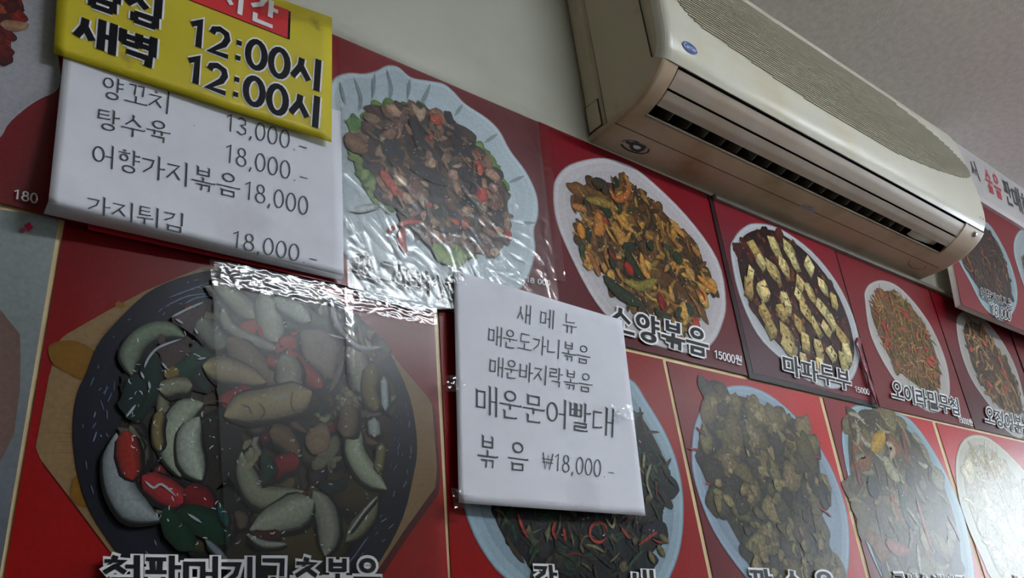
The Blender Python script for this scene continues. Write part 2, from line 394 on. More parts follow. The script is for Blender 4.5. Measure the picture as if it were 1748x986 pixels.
# ------------------------------------------------------------------ printed artwork
def crom(p, n=4, closed=True):
    p = np.asarray(p, float); N_ = len(p); out = []
    rng = range(N_) if closed else range(N_-1)
    for i in rng:
        if closed: a, b, c, d = p[i-1], p[i], p[(i+1) % N_], p[(i+2) % N_]
        else: a, b, c, d = p[max(i-1, 0)], p[i], p[i+1], p[min(i+2, N_-1)]
        for k in range(n):
            t = k/n
            out.append(.5*((2*b)+(-a+c)*t+(2*a-5*b+4*c-d)*t*t+(-a+3*b-3*c+d)*t**3))
    if not closed: out.append(p[-1])
    return np.array(out)
class Art:
    """flat printed pieces stacked in one sheet of ink"""
    def __init__(s, off, step=3e-6): s.off = off; s.step = step; s.V = []; s.F = []; s.K = []
    def _add(s, xz, f, cols):
        k = len(s.V)
        fac = (D-s.off)/D
        for (x, z) in xz: s.V.append((x, -s.off, z))
        s.F += [tuple(k+i for i in q) for q in f]; s.K += cols; s.off += s.step
    def w(s, pts): return Wp(pts, s.off)
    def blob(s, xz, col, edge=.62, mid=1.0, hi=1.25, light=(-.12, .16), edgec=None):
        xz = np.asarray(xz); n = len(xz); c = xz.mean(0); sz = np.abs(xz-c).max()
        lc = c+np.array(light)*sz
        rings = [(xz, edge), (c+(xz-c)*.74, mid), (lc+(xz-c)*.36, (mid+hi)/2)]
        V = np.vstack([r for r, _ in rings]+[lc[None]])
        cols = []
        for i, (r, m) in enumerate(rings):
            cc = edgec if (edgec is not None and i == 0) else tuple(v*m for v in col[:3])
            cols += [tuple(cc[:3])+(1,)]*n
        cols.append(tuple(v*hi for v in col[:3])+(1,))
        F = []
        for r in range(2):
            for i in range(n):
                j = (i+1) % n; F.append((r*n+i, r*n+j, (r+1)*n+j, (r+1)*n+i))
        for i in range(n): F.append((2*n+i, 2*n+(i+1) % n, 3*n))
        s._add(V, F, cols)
    def flat(s, xz, col):
        xz = np.asarray(xz); n = len(xz); c = xz.mean(0)
        s._add(np.vstack([xz, c[None]]), [(i, (i+1) % n, n) for i in range(n)], [tuple(col[:3])+(1,)]*(n+1))
    def ribbon(s, pts, wid, col, edge=.6, hi=1.25, n=4, mid=1.0, side=0):
        pts = np.asarray(pts, float); c = crom(pts, n, False); m = len(c)
        wid = np.interp(np.linspace(0, 1, m), np.linspace(0, 1, len(wid)), wid) if hasattr(wid, '__len__') else np.full(m, wid)
        tt = np.linspace(0, 1, m); wid = wid*np.clip((np.minimum(tt, 1-tt)*5.5)**.65, .12, 1)
        d = np.gradient(c, axis=0); d /= (np.linalg.norm(d, axis=1)[:, None]+1e-9); nn = np.stack([-d[:, 1], d[:, 0]], 1)
        V = []; cols = []
        for u, mm in ((-1, edge), (-.55, mid), (.0+side, hi), (.55, mid), (1, edge)):
            V.append(c+nn*(wid*u/2)[:, None]); cols += [tuple(v*mm for v in col[:3])+(1,)]*m
        V = np.vstack(V); F = []
        for r in range(4):
            for i in range(m-1): F.append((r*m+i, r*m+i+1, (r+1)*m+i+1, (r+1)*m+i))
        s._add(V, F, cols)
    def done(s, name, root, mat, kind=None, label=None):
        return link(name, s.V, s.F, mat, root, cols=s.K, kind=kind, label=label)
def inside(poly, x, y):
    c = False; n = len(poly); j = n-1
    for i in range(n):
        if (poly[i][1] > y) != (poly[j][1] > y) and x < (poly[j][0]-poly[i][0])*(y-poly[i][1])/(poly[j][1]-poly[i][1])+poly[i][0]: c = not c
        j = i
    return c
def sample(poly, n, r, mind=0):
    a, b = poly.min(0), poly.max(0); out = []; tries = 0
    while len(out) < n and tries < n*60:
        tries += 1
        p = np.array([r.uniform(a[0], b[0]), r.uniform(a[1], b[1])])
        if not inside(poly, *p): continue
        if mind and any(np.hypot(*(p-q)) < mind for q in out): continue
        out.append(p)
    return out
def jit(col, r, a=.18):
    k = 1+r.uniform(-a, a); return tuple(min(.95, max(0.002, v*k*(1+r.uniform(-a, a)*.35))) for v in col[:3])
def rblob(art, c, size, col, r, asp=1.0, n=9, rough=.25, ang=None, edge=.55, hi=1.3):
    an = r.uniform(0, math.pi) if ang is None else ang
    e = []
    for k in range(n):
        t = 2*math.pi*k/n; rr = size*(1+r.uniform(-rough, rough))
        x, y = rr*math.cos(t)*asp, rr*math.sin(t)/asp
        e.append((c[0]+x*math.cos(an)-y*math.sin(an), c[1]+x*math.sin(an)+y*math.cos(an)))
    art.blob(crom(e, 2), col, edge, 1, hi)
def rstrip(art, c, ln, wd, col, r, ang=None, bend=.35, edge=.5, hi=1.35):
    an = r.uniform(0, 2*math.pi) if ang is None else ang+r.uniform(-.5, .5)
    d = np.array([math.cos(an), math.sin(an)]); nn = np.array([-d[1], d[0]]); b = r.uniform(-bend, bend)*ln
    art.ribbon([c-d*ln/2, c+nn*b*.7, c+d*ln/2+nn*b*.1], [wd*.7, wd, wd*.6], col, edge, hi, 3)
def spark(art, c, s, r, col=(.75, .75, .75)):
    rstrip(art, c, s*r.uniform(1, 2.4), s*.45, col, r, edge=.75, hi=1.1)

def sheet(name, root, quad, off, mat, cfun, thick=.0012, nx=12, ny=10):
    """poster sheet: thin slab over a pixel quad; colour per vertex from cfun(u,v)"""
    q = [P(x, y, off) for x, y in quad]; V = []; K = []; F = []
    for j in range(ny+1):
        for i in range(nx+1):
            u, v = i/nx, j/ny
            V.append(q[0]*(1-u)*(1-v)+q[1]*u*(1-v)+q[2]*u*v+q[3]*(1-u)*v); K.append(tuple(cfun(u, v)[:3])+(1,))
    W_ = nx+1
    for j in range(ny):
        for i in range(nx): F.append((j*W_+i, (j+1)*W_+i, (j+1)*W_+i+1, j*W_+i+1))
    n0 = len(V); per = [i for i in range(W_)]+[j*W_+nx for j in range(1, ny+1)]+[ny*W_+i for i in range(nx-1, -1, -1)]+[j*W_ for j in range(ny-1, 0, -1)]
    for i in per: V.append(V[i]+np.array([0, thick, 0])); K.append(K[i])
    for k in range(len(per)): F.append((per[k], per[(k+1) % len(per)], n0+(k+1) % len(per), n0+k))
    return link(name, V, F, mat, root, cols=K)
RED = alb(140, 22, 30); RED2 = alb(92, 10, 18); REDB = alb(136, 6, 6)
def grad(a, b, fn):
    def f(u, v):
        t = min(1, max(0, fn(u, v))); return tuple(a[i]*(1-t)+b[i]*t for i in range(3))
    return f
GRP = 'menu posters covering the wall'
def poster(label, quad, off, cfun, mat=None, group=GRP, name='menu_poster'):
    q = [P(x, y, off) for x, y in quad]
    lowest = min(q, key=lambda a: a[2])
    cx = sum(a[0] for a in q)/4
    t = thing(name, label, 'poster', (cx, 0, lowest[2]), group)
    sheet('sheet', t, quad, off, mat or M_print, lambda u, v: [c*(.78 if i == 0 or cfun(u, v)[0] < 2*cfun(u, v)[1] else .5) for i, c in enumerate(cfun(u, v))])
    return t
def plate(root, pts, off, col=(190, 190, 192), rim=.82, inner=1.0, name='plate_print', depth=.12, mat=None, k=1.02):
    a = Art(off, 2e-5); c = alb(*col, k=k)
    p = crom(Wp(pts, off), 4); m = p.mean(0)
    a.flat(m+(p-m)*1.012, tuple(v*.55 for v in c[:3]))
    a.flat(p, tuple(min(.95, v*1.04) for v in c[:3]))
    a.blob(m+(p-m)*(1-depth*.35), c, rim*1.08, inner, inner, edgec=tuple(v*.9 for v in c[:3]))
    a.blob(m+(p-m)*(1-depth), c, rim, inner*.97, inner)
    a.done(name, root, mat or M_print)
def dish(root, pts, off, seed, layers, base=None, mat=None, sparks=40, name='food_print', extra=None, ssz=.0022):
    """printed food inside an outline; layers: (kind, n, size, width|aspect, [colours])"""
    r = random.Random(seed); a = Art(off)
    p = crom(Wp(pts, off), 3)
    if base is not None: a.blob(p, base, .7, .9, .9)
    for kind, n, sz, w_, cols in layers:
        for c in sample(p, n, r):
            col = jit(r.choice(cols), r); s = sz*r.uniform(.65, 1.3)
            if kind == 'b': rblob(a, c, s, col, r, w_**r.choice((.5, 1)), rough=.28)
            elif kind == 's': rstrip(a, c, s, w_*r.uniform(.7, 1.3), col, r)
            elif kind == 'q': tofu(a, c, s, col, r)
    if extra: extra(a, r)
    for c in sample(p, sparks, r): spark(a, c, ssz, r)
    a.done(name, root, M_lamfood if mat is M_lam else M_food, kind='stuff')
def tofu(a, c, s, col, r):
    an = r.uniform(-.8, .8); h = s*r.uniform(.3, .55)
    d = np.array([math.cos(an), math.sin(an)]); n = np.array([-d[1], d[0]])
    d = d*r.uniform(.7, 1.15); n = n+d*r.uniform(-.25, .25)
    top = [c+(-d+n)*s*.6, c+(d+n)*s*.6, c+(d-n)*s*.6, c+(-d-n)*s*.6]
    sh = np.array([r.choice((-.35, .35))*s, -h*1.3])
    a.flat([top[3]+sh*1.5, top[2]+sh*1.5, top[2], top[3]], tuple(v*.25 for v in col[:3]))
    a.blob([top[3], top[2], top[2]+sh, top[3]+sh], col, .5, .6, .62)
    if sh[0] > 0: a.blob([top[1], top[2], top[2]+sh, top[1]+sh], col, .42, .48, .5)
    else: a.blob([top[0], top[3], top[3]+sh, top[0]+sh], col, .42, .48, .5)
    a.blob(top, col, .85, 1.0, 1.08)
    if r.random() < .6: rstrip(a, c+n*s*.1, s*.7, s*.18, tuple(v*.35 for v in col[:3]), r)
def cA(*t, k=.92): return alb(*t, k=k)
# ------------------------------------------------------------------ lower row: cream backing board with five printed cells
o = link('backing_board', [P(x, y, f) for f in (.0015, .0006) for x, y in ((-175, 322), (150, 366), (741, 517), (1122, 586), (1290, 640), (1600, 714), (1960, 798), (2140, 1060), (-400, 1060))],
         [tuple(range(8, -1, -1))]+[tuple(range(9, 18))]+[(i, (i+1) % 9, 9+(i+1) % 9, 9+i) for i in range(9)], M_cream)
tag(o, 'cream backing board showing as narrow strips between the lower posters', 'board')

OFF = .003
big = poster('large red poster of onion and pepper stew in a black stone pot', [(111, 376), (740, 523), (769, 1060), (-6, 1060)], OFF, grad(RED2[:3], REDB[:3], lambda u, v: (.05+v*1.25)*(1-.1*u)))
a = Art(OFF+.0003, 5e-6)
tray = [(103, 579), (114, 570), (180, 532), (248, 496), (345, 456), (430, 452), (510, 474), (572, 506), (640, 568), (690, 630), (730, 677), (738, 692), (746, 800), (743, 832), (690, 905), (648, 968), (600, 1040), (500, 1075), (380, 1085), (280, 1040), (189, 942), (120, 850), (68, 782), (61, 763), (84, 640)]
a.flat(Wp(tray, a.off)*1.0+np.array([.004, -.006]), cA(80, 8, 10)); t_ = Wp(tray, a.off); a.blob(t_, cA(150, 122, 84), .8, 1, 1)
r0 = random.Random(3)
for k in range(70):                                        # wood grain of the tray
    y = 470+k*7.6+r0.uniform(-3, 3); pts_ = [(x, y+(x-100)*.02+r0.uniform(-2, 2)) for x in range(66, 745, 45)]
    pts_ = [q for q in pts_ if inside(np.array(tray), *q)]
    if len(pts_) > 2: a.ribbon(a.w(pts_), .0011, jit(cA(132, 104, 68), r0, .12), .95, 1.0, 2)
for c_, s_ in (((130, 612), .019), ((142, 838), .011), ((205, 520), .0035)):
    rblob(a, Wp([c_], a.off)[0], s_, cA(128, 88, 22), r0, 1.2, 12, .12, edge=.9, hi=1.05)
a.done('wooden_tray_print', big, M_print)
a = Art(OFF+.0014, 4e-6)
pot = [(148, 636), (165, 592), (193, 555), (248, 502), (300, 476), (345, 464), (396, 455), (455, 461), (517, 480), (586, 521), (644, 570), (673, 616), (698, 673), (709, 724), (712, 770), (706, 810), (688, 882), (650, 955), (600, 1010), (500, 1050), (380, 1056), (280, 1030), (203, 945), (151, 866), (131, 798), (125, 728), (132, 672)]
p_ = crom(Wp(pot, a.off), 3); m_ = p_.mean(0)
a.flat(p_, cA(30, 24, 20)); a.blob(p_, cA(22, 26, 40), .8, 1.0, 1.0); 
a.blob(m_+(p_-m_)*.93, cA(17, 20, 32), 1.5, .8, .8)
a.blob(m_+(p_-m_)*.80+np.array([.004, .004]), cA(62, 50, 34), .35, 1.0, 1.1)
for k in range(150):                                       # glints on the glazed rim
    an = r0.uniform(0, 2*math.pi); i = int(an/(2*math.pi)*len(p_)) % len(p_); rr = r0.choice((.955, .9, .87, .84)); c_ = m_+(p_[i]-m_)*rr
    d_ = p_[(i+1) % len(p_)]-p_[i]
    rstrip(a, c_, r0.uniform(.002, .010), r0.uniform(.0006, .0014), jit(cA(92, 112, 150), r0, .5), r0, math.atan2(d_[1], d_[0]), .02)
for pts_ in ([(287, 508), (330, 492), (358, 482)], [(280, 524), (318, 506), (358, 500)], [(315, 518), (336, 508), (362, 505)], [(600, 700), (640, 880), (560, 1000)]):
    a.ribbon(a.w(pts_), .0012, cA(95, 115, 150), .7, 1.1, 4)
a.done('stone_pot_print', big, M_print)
fo = OFF+.0022
ON = (158, 160, 138); MT = (140, 114, 84); GR = (22, 58, 44); RDp = (165, 48, 40)
big_pieces = [  # kind, colour, width px, points of the printed photograph
 ('r', (38, 30, 26), [60, 90, 60], [(360, 715), (370, 770), (350, 840), (400, 870)]),
 ('r', (70, 54, 26), [30, 60, 30], [(560, 810), (600, 840), (650, 830)]),
 ('r', (74, 60, 20), [30, 70, 50], [(450, 930), (530, 925), (600, 900)]),
 ('r', (120, 128, 104), [12, 26, 24, 22, 12], [(225, 639), (221, 610), (234, 582), (262, 563), (291, 562), (315, 574)]),
 ('p', (84, 66, 68), 0, [(293, 542), (347, 517), (350, 534), (336, 571), (316, 562)]),
 ('p', (78, 58, 54), 0, [(273, 590), (310, 579), (325, 599), (310, 625), (282, 627), (273, 607)]),
 ('r', (20, 60, 44), 26, [(293, 641), (316, 630), (339, 610), (375, 604)]),
 ('r', (10, 44, 34), 30, [(265, 605), (259, 633), (254, 661), (234, 696), (217, 713)]),
 ('r', (12, 40, 34), 30, [(238, 640), (228, 680), (214, 706)]),
 ('r', (40, 66, 52), 26, [(372, 500), (395, 528), (412, 552)]),
 ('r', (150, 150, 120), [12, 24, 32, 26], [(361, 473), (384, 494), (413, 520), (435, 542)]),
 ('r', (165, 165, 140), [26, 38, 38, 20], [(450, 494), (458, 525), (464, 562), (474, 583)]),
 ('p', (188, 76, 58), 0, [(407, 554), (435, 545), (438, 562), (430, 573)]),
 ('r', (152, 148, 126), 16, [(381, 528), (390, 554), (424, 576), (480, 598)]),
 ('r', (130, 130, 114), 30, [(340, 545), (359, 568), (383, 592)]),
 ('r', (132, 112, 86), 36, [(388, 576), (424, 610), (452, 633), (480, 646)]),
 ('r', (172, 150, 112), [26, 38, 30, 14], [(346, 625), (381, 629), (415, 638), (454, 652)]),
 ('r', (130, 100, 50), 16, [(281, 642), (304, 630)]),
 ('r', (132, 126, 100), 22, [(273, 667), (299, 657), (328, 657)]),
 ('r', (172, 42, 38), 24, [(380, 692), (398, 678), (432, 664)]),
 ('p', (180, 66, 54), 0, [(477, 576), (502, 574), (505, 596), (480, 590)]),
 ('p', (136, 116, 98), 0, [(514, 562), (542, 559), (572, 579), (572, 622), (566, 648), (539, 630), (519, 610)]),
 ('r', (62, 86, 66), [16, 26, 14], [(488, 559), (519, 541), (560, 552)]),
 ('r', (168, 170, 150), [20, 32, 22], [(468, 508), (497, 525), (530, 547)]),
 ('r', (175, 70, 54), 28, [(488, 600), (514, 627), (550, 661)]),
 ('r', (170, 80, 62), 16, [(455, 613), (484, 624)]),
 ('r', (154, 146, 122), [30, 40, 34], [(482, 606), (494, 633), (487, 665)]),
 ('r', (150, 146, 120), [26, 40, 30], [(602, 592), (616, 636), (622, 672)]),
 ('r', (176, 172, 166), 8, [(565, 510), (577, 554), (610, 590), (650, 592)]),
 ('r', (120, 104, 56), 26, [(636, 620), (630, 664), (642, 700)]),
 ('r', (176, 180, 174), 13, [(655, 642), (658, 700)]),
 ('r', (178, 154, 112), [24, 42, 46, 46, 26], [(383, 710), (420, 694), (462, 688), (505, 678), (532, 668)]),
 ('r', (158, 158, 134), [18, 30, 32, 28, 16], [(347, 688), (316, 699), (297, 730), (293, 768), (308, 812)]),
 ('r', (166, 168, 148), [14, 30, 34, 18], [(340, 711), (323, 742), (326, 782), (344, 818)]),
 ('r', (126, 106, 60), 13, [(274, 700), (268, 730), (272, 768)]),
 ('r', (152, 152, 152), [12, 26, 32, 34, 16], [(199, 739), (195, 782), (204, 826), (227, 863), (272, 886)]),
 ('r', (168, 48, 28), [18, 28, 20], [(214, 734), (219, 773), (226, 818)]),
 ('r', (178, 52, 54), [22, 32, 26], [(243, 812), (280, 835), (314, 856)]),
 ('r', (126, 22, 28), [26, 32, 14], [(314, 836), (342, 850), (362, 872)]),
 ('r', (16, 52, 32), [16, 34, 24], [(280, 866), (301, 903), (328, 938)]),
 ('r', (14, 52, 34), [18, 40, 26], [(305, 870), (351, 891), (392, 926)]),
 ('r', (30, 84, 82), [6, 13, 5], [(374, 858), (388, 898)]),
 ('r', (120, 122, 130), [4, 10, 3], [(350, 920), (392, 960)]),
 ('r', (150, 148, 120), [12, 28, 32, 14], [(412, 771), (422, 813), (449, 846), (518, 838)]),
 ('p', (150, 140, 105), 0, [(418, 772), (442, 766), (440, 785), (426, 792)]),
 ('r', (150, 146, 126), [22, 34, 32, 16], [(535, 838), (555, 872), (561, 910), (555, 948)]),
 ('r', (166, 166, 140), [8, 34, 46, 30], [(426, 904), (462, 887), (502, 871), (535, 854)]),
 ('r', (74, 16, 18), 14, [(428, 911), (452, 914), (480, 910)]),
 ('r', (152, 152, 136), [4, 9, 5], [(421, 911), (450, 927), (489, 928)]),
 ('r', (176, 176, 144), [16, 32, 34, 10], [(611, 718), (605, 765), (628, 806), (660, 834)]),
 ('r', (165, 168, 155), 20, [(637, 714), (640, 744)]),
 ('r', (124, 114, 70), 16, [(652, 756), (645, 806)]),
 ('r', (132, 122, 92), [8, 24, 26, 8], [(644, 846), (630, 876), (610, 900), (590, 924)]),
 ('r', (190, 188, 170), 3, [(643, 848), (620, 874), (596, 908)]),
 ('r', (124, 94, 66), [24, 32, 14], [(460, 738), (484, 744), (511, 778)]),
 ('p', (122, 118, 88), 0, [(571, 742), (579, 767), (549, 800), (531, 792)]),
 ('p', (146, 116, 84), 0, [(521, 745), (549, 721), (563, 736), (561, 766), (533, 775)]),
 ('r', (155, 38, 42), 26, [(457, 812), (481, 791), (511, 785)]),
 ('r', (20, 62, 42), [8, 20, 8], [(447, 771), (458, 798), (446, 828)]),
 ('r', (20, 42, 42), 18, [(546, 829), (574, 830), (594, 818)]),
 ('r', (120, 96, 70), 30, [(592, 690), (596, 716), (588, 744)]),
]
names = {'o': 'onion_slice_print', 'm': 'meat_print', 'g': 'green_pepper_print', 'r': 'red_pepper_print'}
acc = {k: Art(fo+i*.00045, 7e-6) for i, k in enumerate('gmro')}
arts = Art(fo, 4e-6)
rm = random.Random(11)
def minced(a, pl_, n, cols, s=.0042):
    pp = Wp(pl_, a.off)
    for c in sample(pp, n, rm): rblob(a, c, s*rm.uniform(.6, 1.4), jit(cA(*rm.choice(cols)), rm, .25), rm, 1.25, 7, .3, edge=.3, hi=1.6)
minced(arts, [(215, 660), (290, 600), (560, 560), (640, 700), (620, 860), (480, 940), (300, 860)], 110, [(48, 38, 28), (60, 48, 34), (36, 32, 30), (70, 58, 30)], .012)
minced(arts, [(335, 700), (400, 712), (420, 770), (400, 860), (345, 850), (330, 780)], 60, [(40, 32, 28), (58, 46, 36), (80, 64, 44)], .005)
minced(arts, [(368, 826), (430, 830), (440, 880), (380, 866)], 34, [(140, 118, 74), (118, 100, 64), (80, 66, 40)])
minced(arts, [(525, 690), (560, 650), (612, 660), (622, 730), (590, 760), (545, 730)], 95, [(128, 120, 80), (100, 96, 62), (70, 66, 46), (148, 138, 100)])
def clutter(pl_, n, cols, ln, wd):
    for c in sample(Wp(pl_, arts.off), n, rm):
        col = jit(cA(*rm.choice(cols)), rm, .25); l_ = ln*rm.uniform(.5, 1.4); an = rm.uniform(0, 6.28)
        d_ = np.array([math.cos(an), math.sin(an)]); n_ = np.array([-d_[1], d_[0]])*rm.uniform(-.4, .4)
        q = np.array([c-d_*l_/2, c+n_*l_, c+d_*l_/2]); w0 = wd*rm.uniform(.6, 1.4)
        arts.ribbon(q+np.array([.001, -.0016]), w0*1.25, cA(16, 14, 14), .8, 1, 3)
        arts.ribbon(q, [w0*.6, w0, w0*.5], col, .35, 1.25, 3, side=rm.choice((-.25, .25)))
PILE = [(235, 640), (300, 540), (380, 480), (520, 500), (640, 570), (672, 700), (650, 830), (560, 950), (430, 950), (300, 900), (215, 840), (210, 720)]
clutter(PILE, 60, [(60, 48, 36), (46, 38, 32), (70, 60, 34), (34, 50, 42)], .045, .016)
clutter(PILE, 46, [(128, 124, 98), (104, 98, 76), (140, 136, 112), (96, 84, 50)], .034, .0085)
clutter(PILE, 34, [(112, 86, 62), (92, 70, 52), (26, 54, 42), (130, 44, 36)], .024, .010)
for k_, c_, w_, pt_ in big_pieces:
    pp = arts.w(pt_)
    if k_ == 'r':
        ws = np.array(w_ if hasattr(w_, '__len__') else [w_]*3, float)*.00066
        if max(c_) > 60:
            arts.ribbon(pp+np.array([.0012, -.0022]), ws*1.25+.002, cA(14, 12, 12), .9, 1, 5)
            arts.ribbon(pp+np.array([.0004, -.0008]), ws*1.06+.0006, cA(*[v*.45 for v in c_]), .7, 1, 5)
        arts.ribbon(pp, ws*1.0, cA(*c_), .42, 1.18, 5, side=.3, mid=.92)
        e_ = crom(pp, 4, False)
        for _ in range(3):
            i = rm.randrange(len(e_)); spark(arts, e_[i]+np.array([rm.uniform(-.3, .3)*ws.max(), rm.uniform(.0, .3)*ws.max()]), .0022, rm, cA(200, 200, 195, k=1.2))
    else:
        arts.blob(crom(pp, 3), cA(*c_), .5, 1, 1.2)
        for _ in range(5): rblob(arts, pp.mean(0)+np.array([rm.uniform(-.012, .012), rm.uniform(-.012, .012)]), .004, jit(cA(*c_), rm, .2), rm, 1.5, 7, edge=.9, hi=1.15)
for pts_ in ([(440, 686), (452, 700), (444, 716)], [(500, 664), (497, 690), (505, 704)], [(350, 686), (372, 684), (392, 690)], [(410, 690), (424, 694), (430, 708)]):
    arts.ribbon(arts.w(pts_), .0012, cA(84, 66, 46), .9, 1, 3)
for pts_ in ([(293, 541), (318, 528), (348, 515)], [(300, 544), (313, 552)], [(332, 560), (338, 570)], [(246, 628), (254, 610), (272, 592), (310, 578)], [(276, 618), (286, 630)], [(215, 712), (232, 690)], [(254, 650), (256, 664)], [(240, 634), (246, 646)], [(320, 876), (345, 892)], [(337, 613), (352, 610)], [(247, 820), (262, 832), (276, 826), (300, 846)], [(560, 570), (590, 578)], [(470, 680), (492, 676)], [(414, 700), (424, 696)]):
    arts.ribbon(arts.w(pts_), .0022, cA(185, 180, 182), .7, 1.2, 3)
pz = Wp(pot, arts.off); mz = pz.mean(0)
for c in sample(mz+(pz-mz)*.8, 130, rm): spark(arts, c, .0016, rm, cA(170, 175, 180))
arts.K = [(k_[0]*.70, k_[1]*.80, k_[2]*.86, 1) if k_[0] < 2.2*k_[1] else (k_[0]*.62, k_[1]*.5, k_[2]*.55, 1) for k_ in arts.K]
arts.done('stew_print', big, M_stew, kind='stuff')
text(big, '철판머기고추볶음', [(173, 946), (652, 953), (652, 1013), (173, 1006)], OFF+.0074, 'bold', outline=.085, bold=(.15, .115, .4))

# grey poster left of it
p0 = poster('grey poster with brown wooden tray left of the large stew poster', [(-175, 332), (101, 372), (-14, 1060), (-390, 1060)], OFF, grad(alb(128, 136, 136)[:3], alb(88, 94, 102)[:3], lambda u, v: v*1.3))
a = Art(OFF+.0004, 3e-5)
a.blob(Wp([(-160, 470), (-20, 520), (0, 528), (34, 570), (35, 610), (34, 664), (24, 740), (-20, 830), (-160, 900)], a.off), alb(92, 74, 68), .95, 1, 1.05)
a.flat(Wp([(42, 384), (50, 379), (57, 388), (48, 396)], a.off), alb(150, 24, 60)); a.ribbon(a.w([(36, 389), (41, 393), (38, 396), (35, 392)]), .002, alb(140, 50, 70), .9, 1)
a.done('tray_print', p0, M_print)

# mussel stir-fry behind the paper
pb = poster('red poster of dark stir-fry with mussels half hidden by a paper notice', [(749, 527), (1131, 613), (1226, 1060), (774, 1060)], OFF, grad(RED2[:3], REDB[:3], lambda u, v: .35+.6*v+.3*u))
plate(pb, [(793, 858), (787, 800), (800, 720), (870, 650), (980, 620), (1071, 645), (1103, 686), (1134, 738), (1155, 791), (1165, 851), (1162, 921), (1145, 977), (1110, 1030), (1000, 1066), (920, 1034), (871, 990), (843, 963), (812, 914)], OFF+.0004, (148, 172, 186), .72, depth=.10)
def ex(a, r):
    pts_ = [(1022+15*math.cos(t), 908+17*math.sin(t)) for t in np.linspace(.6, 6.2, 9)]
    a.ribbon(a.w(pts_), .0045, cA(150, 58, 44), .6, 1.4)
    a.ribbon(a.w([(1034, 884), (1046, 900), (1050, 880)]), .004, cA(150, 140, 104), .6, 1.3)
    a.blob(crom(Wp([(1094, 905), (1118, 884), (1134, 894), (1141, 915), (1126, 920)], a.off), 3), cA(28, 26, 34), .7, 1, 1.6)
    for q in ([(884, 876), (892, 900), (902, 918)], [(948, 890), (944, 906), (950, 920)], [(962, 900), (966, 925)], [(938, 894), (934, 925)], [(1090, 930), (1110, 915), (1122, 908)], [(1112, 790), (1104, 820), (1114, 850)], [(1100, 772), (1098, 800)], [(1060, 900), (1076, 920)]):
        a.ribbon(a.w(q), .0048, r.choice([cA(120, 118, 92), cA(104, 100, 74), cA(140, 52, 40)]), .5, 1.3)
    for q in ([(1122, 930), (1136, 950)], [(1108, 940), (1118, 962)], [(1126, 912), (1142, 926)]): a.ribbon(a.w(q), [.006, .011, .004], cA(96, 88, 54), .6, 1.3)
dish(pb, [(842, 850), (846, 886), (866, 924), (892, 950), (908, 975), (930, 1000), (1050, 1010), (1100, 958), (1124, 930), (1134, 905), (1131, 879), (1142, 836), (1139, 800), (1118, 749), (1080, 698), (1000, 680), (900, 740)], OFF+.0007, 5,
     [('b', 90, .016, 1.3, [cA(40, 40, 44), cA(30, 34, 36), cA(46, 44, 42)]), ('s', 190, .034, .006, [cA(28, 52, 38), cA(34, 36, 36), cA(56, 46, 36), cA(48, 44, 34), cA(30, 32, 36), cA(36, 62, 44)]), ('s', 34, .026, .0035, [cA(112, 104, 78), cA(110, 44, 36), cA(90, 84, 62)]), ('b', 26, .006, 1.3, [cA(84, 78, 60), cA(60, 66, 50)])], cA(34, 32, 34), extra=ex, sparks=26)
for s_, xa in (('간', 908), ('새', 1072)): text(pb, s_, [(xa, 962+(xa-908)*.05), (xa+44, 964+(xa-908)*.05), (xa+48, 1012+(xa-908)*.05), (xa+4, 1010+(xa-908)*.05)], OFF+.0032, outline=.085, bold=(.15, .115, .4))

# fried chunks
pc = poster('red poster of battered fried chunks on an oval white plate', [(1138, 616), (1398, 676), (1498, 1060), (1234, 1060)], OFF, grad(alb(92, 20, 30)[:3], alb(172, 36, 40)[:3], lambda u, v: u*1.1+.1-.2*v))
plate(pc, [(1182, 776), (1189, 720), (1213, 677), (1254, 659), (1301, 668), (1349, 703), (1396, 759), (1431, 828), (1448, 900), (1444, 986), (1420, 1040), (1330, 1040), (1275, 985), (1219, 905), (1189, 828)], OFF+.0004, (146, 166, 184), .74, depth=.09)
def ex(a, r):
    for q in ([(1176, 765), (1194, 768)], [(1188, 728), (1198, 738)], [(1204, 824), (1214, 826)], [(1388, 778), (1402, 782)], [(1399, 866), (1408, 872), (1420, 882)]): a.ribbon(a.w(q), .0034, cA(150, 48, 44), .8, 1.1)
dish(pc, [(1206, 677), (1241, 672), (1293, 685), (1323, 711), (1345, 708), (1375, 733), (1396, 776), (1401, 810), (1414, 828), (1414, 858), (1401, 888), (1414, 927), (1436, 977), (1390, 990), (1300, 990), (1263, 927), (1237, 880), (1211, 836), (1208, 793), (1191, 767), (1200, 733), (1219, 720)], OFF+.0007, 8,
     [('b', 60, .022, 1.2, [cA(62, 57, 46), cA(52, 50, 44)]), ('b', 80, .021, 1.3, [cA(104, 94, 62), cA(90, 82, 54), cA(118, 106, 70), cA(76, 70, 52), cA(60, 56, 46)]), ('b', 110, .008, 1.3, [cA(124, 112, 76), cA(96, 88, 58), cA(70, 64, 50), cA(132, 116, 84)])], cA(72, 66, 50), extra=ex, sparks=14)
for s_, xa in (('깐', 1276), ('소', 1330), ('육', 1384)): text(pc, s_, [(xa, 969+(xa-1276)*.05), (xa+42, 971+(xa-1276)*.05), (xa+50, 1017+(xa-1276)*.05), (xa+8, 1015+(xa-1276)*.05)], OFF+.0032, outline=.085, bold=(.15, .115, .4))

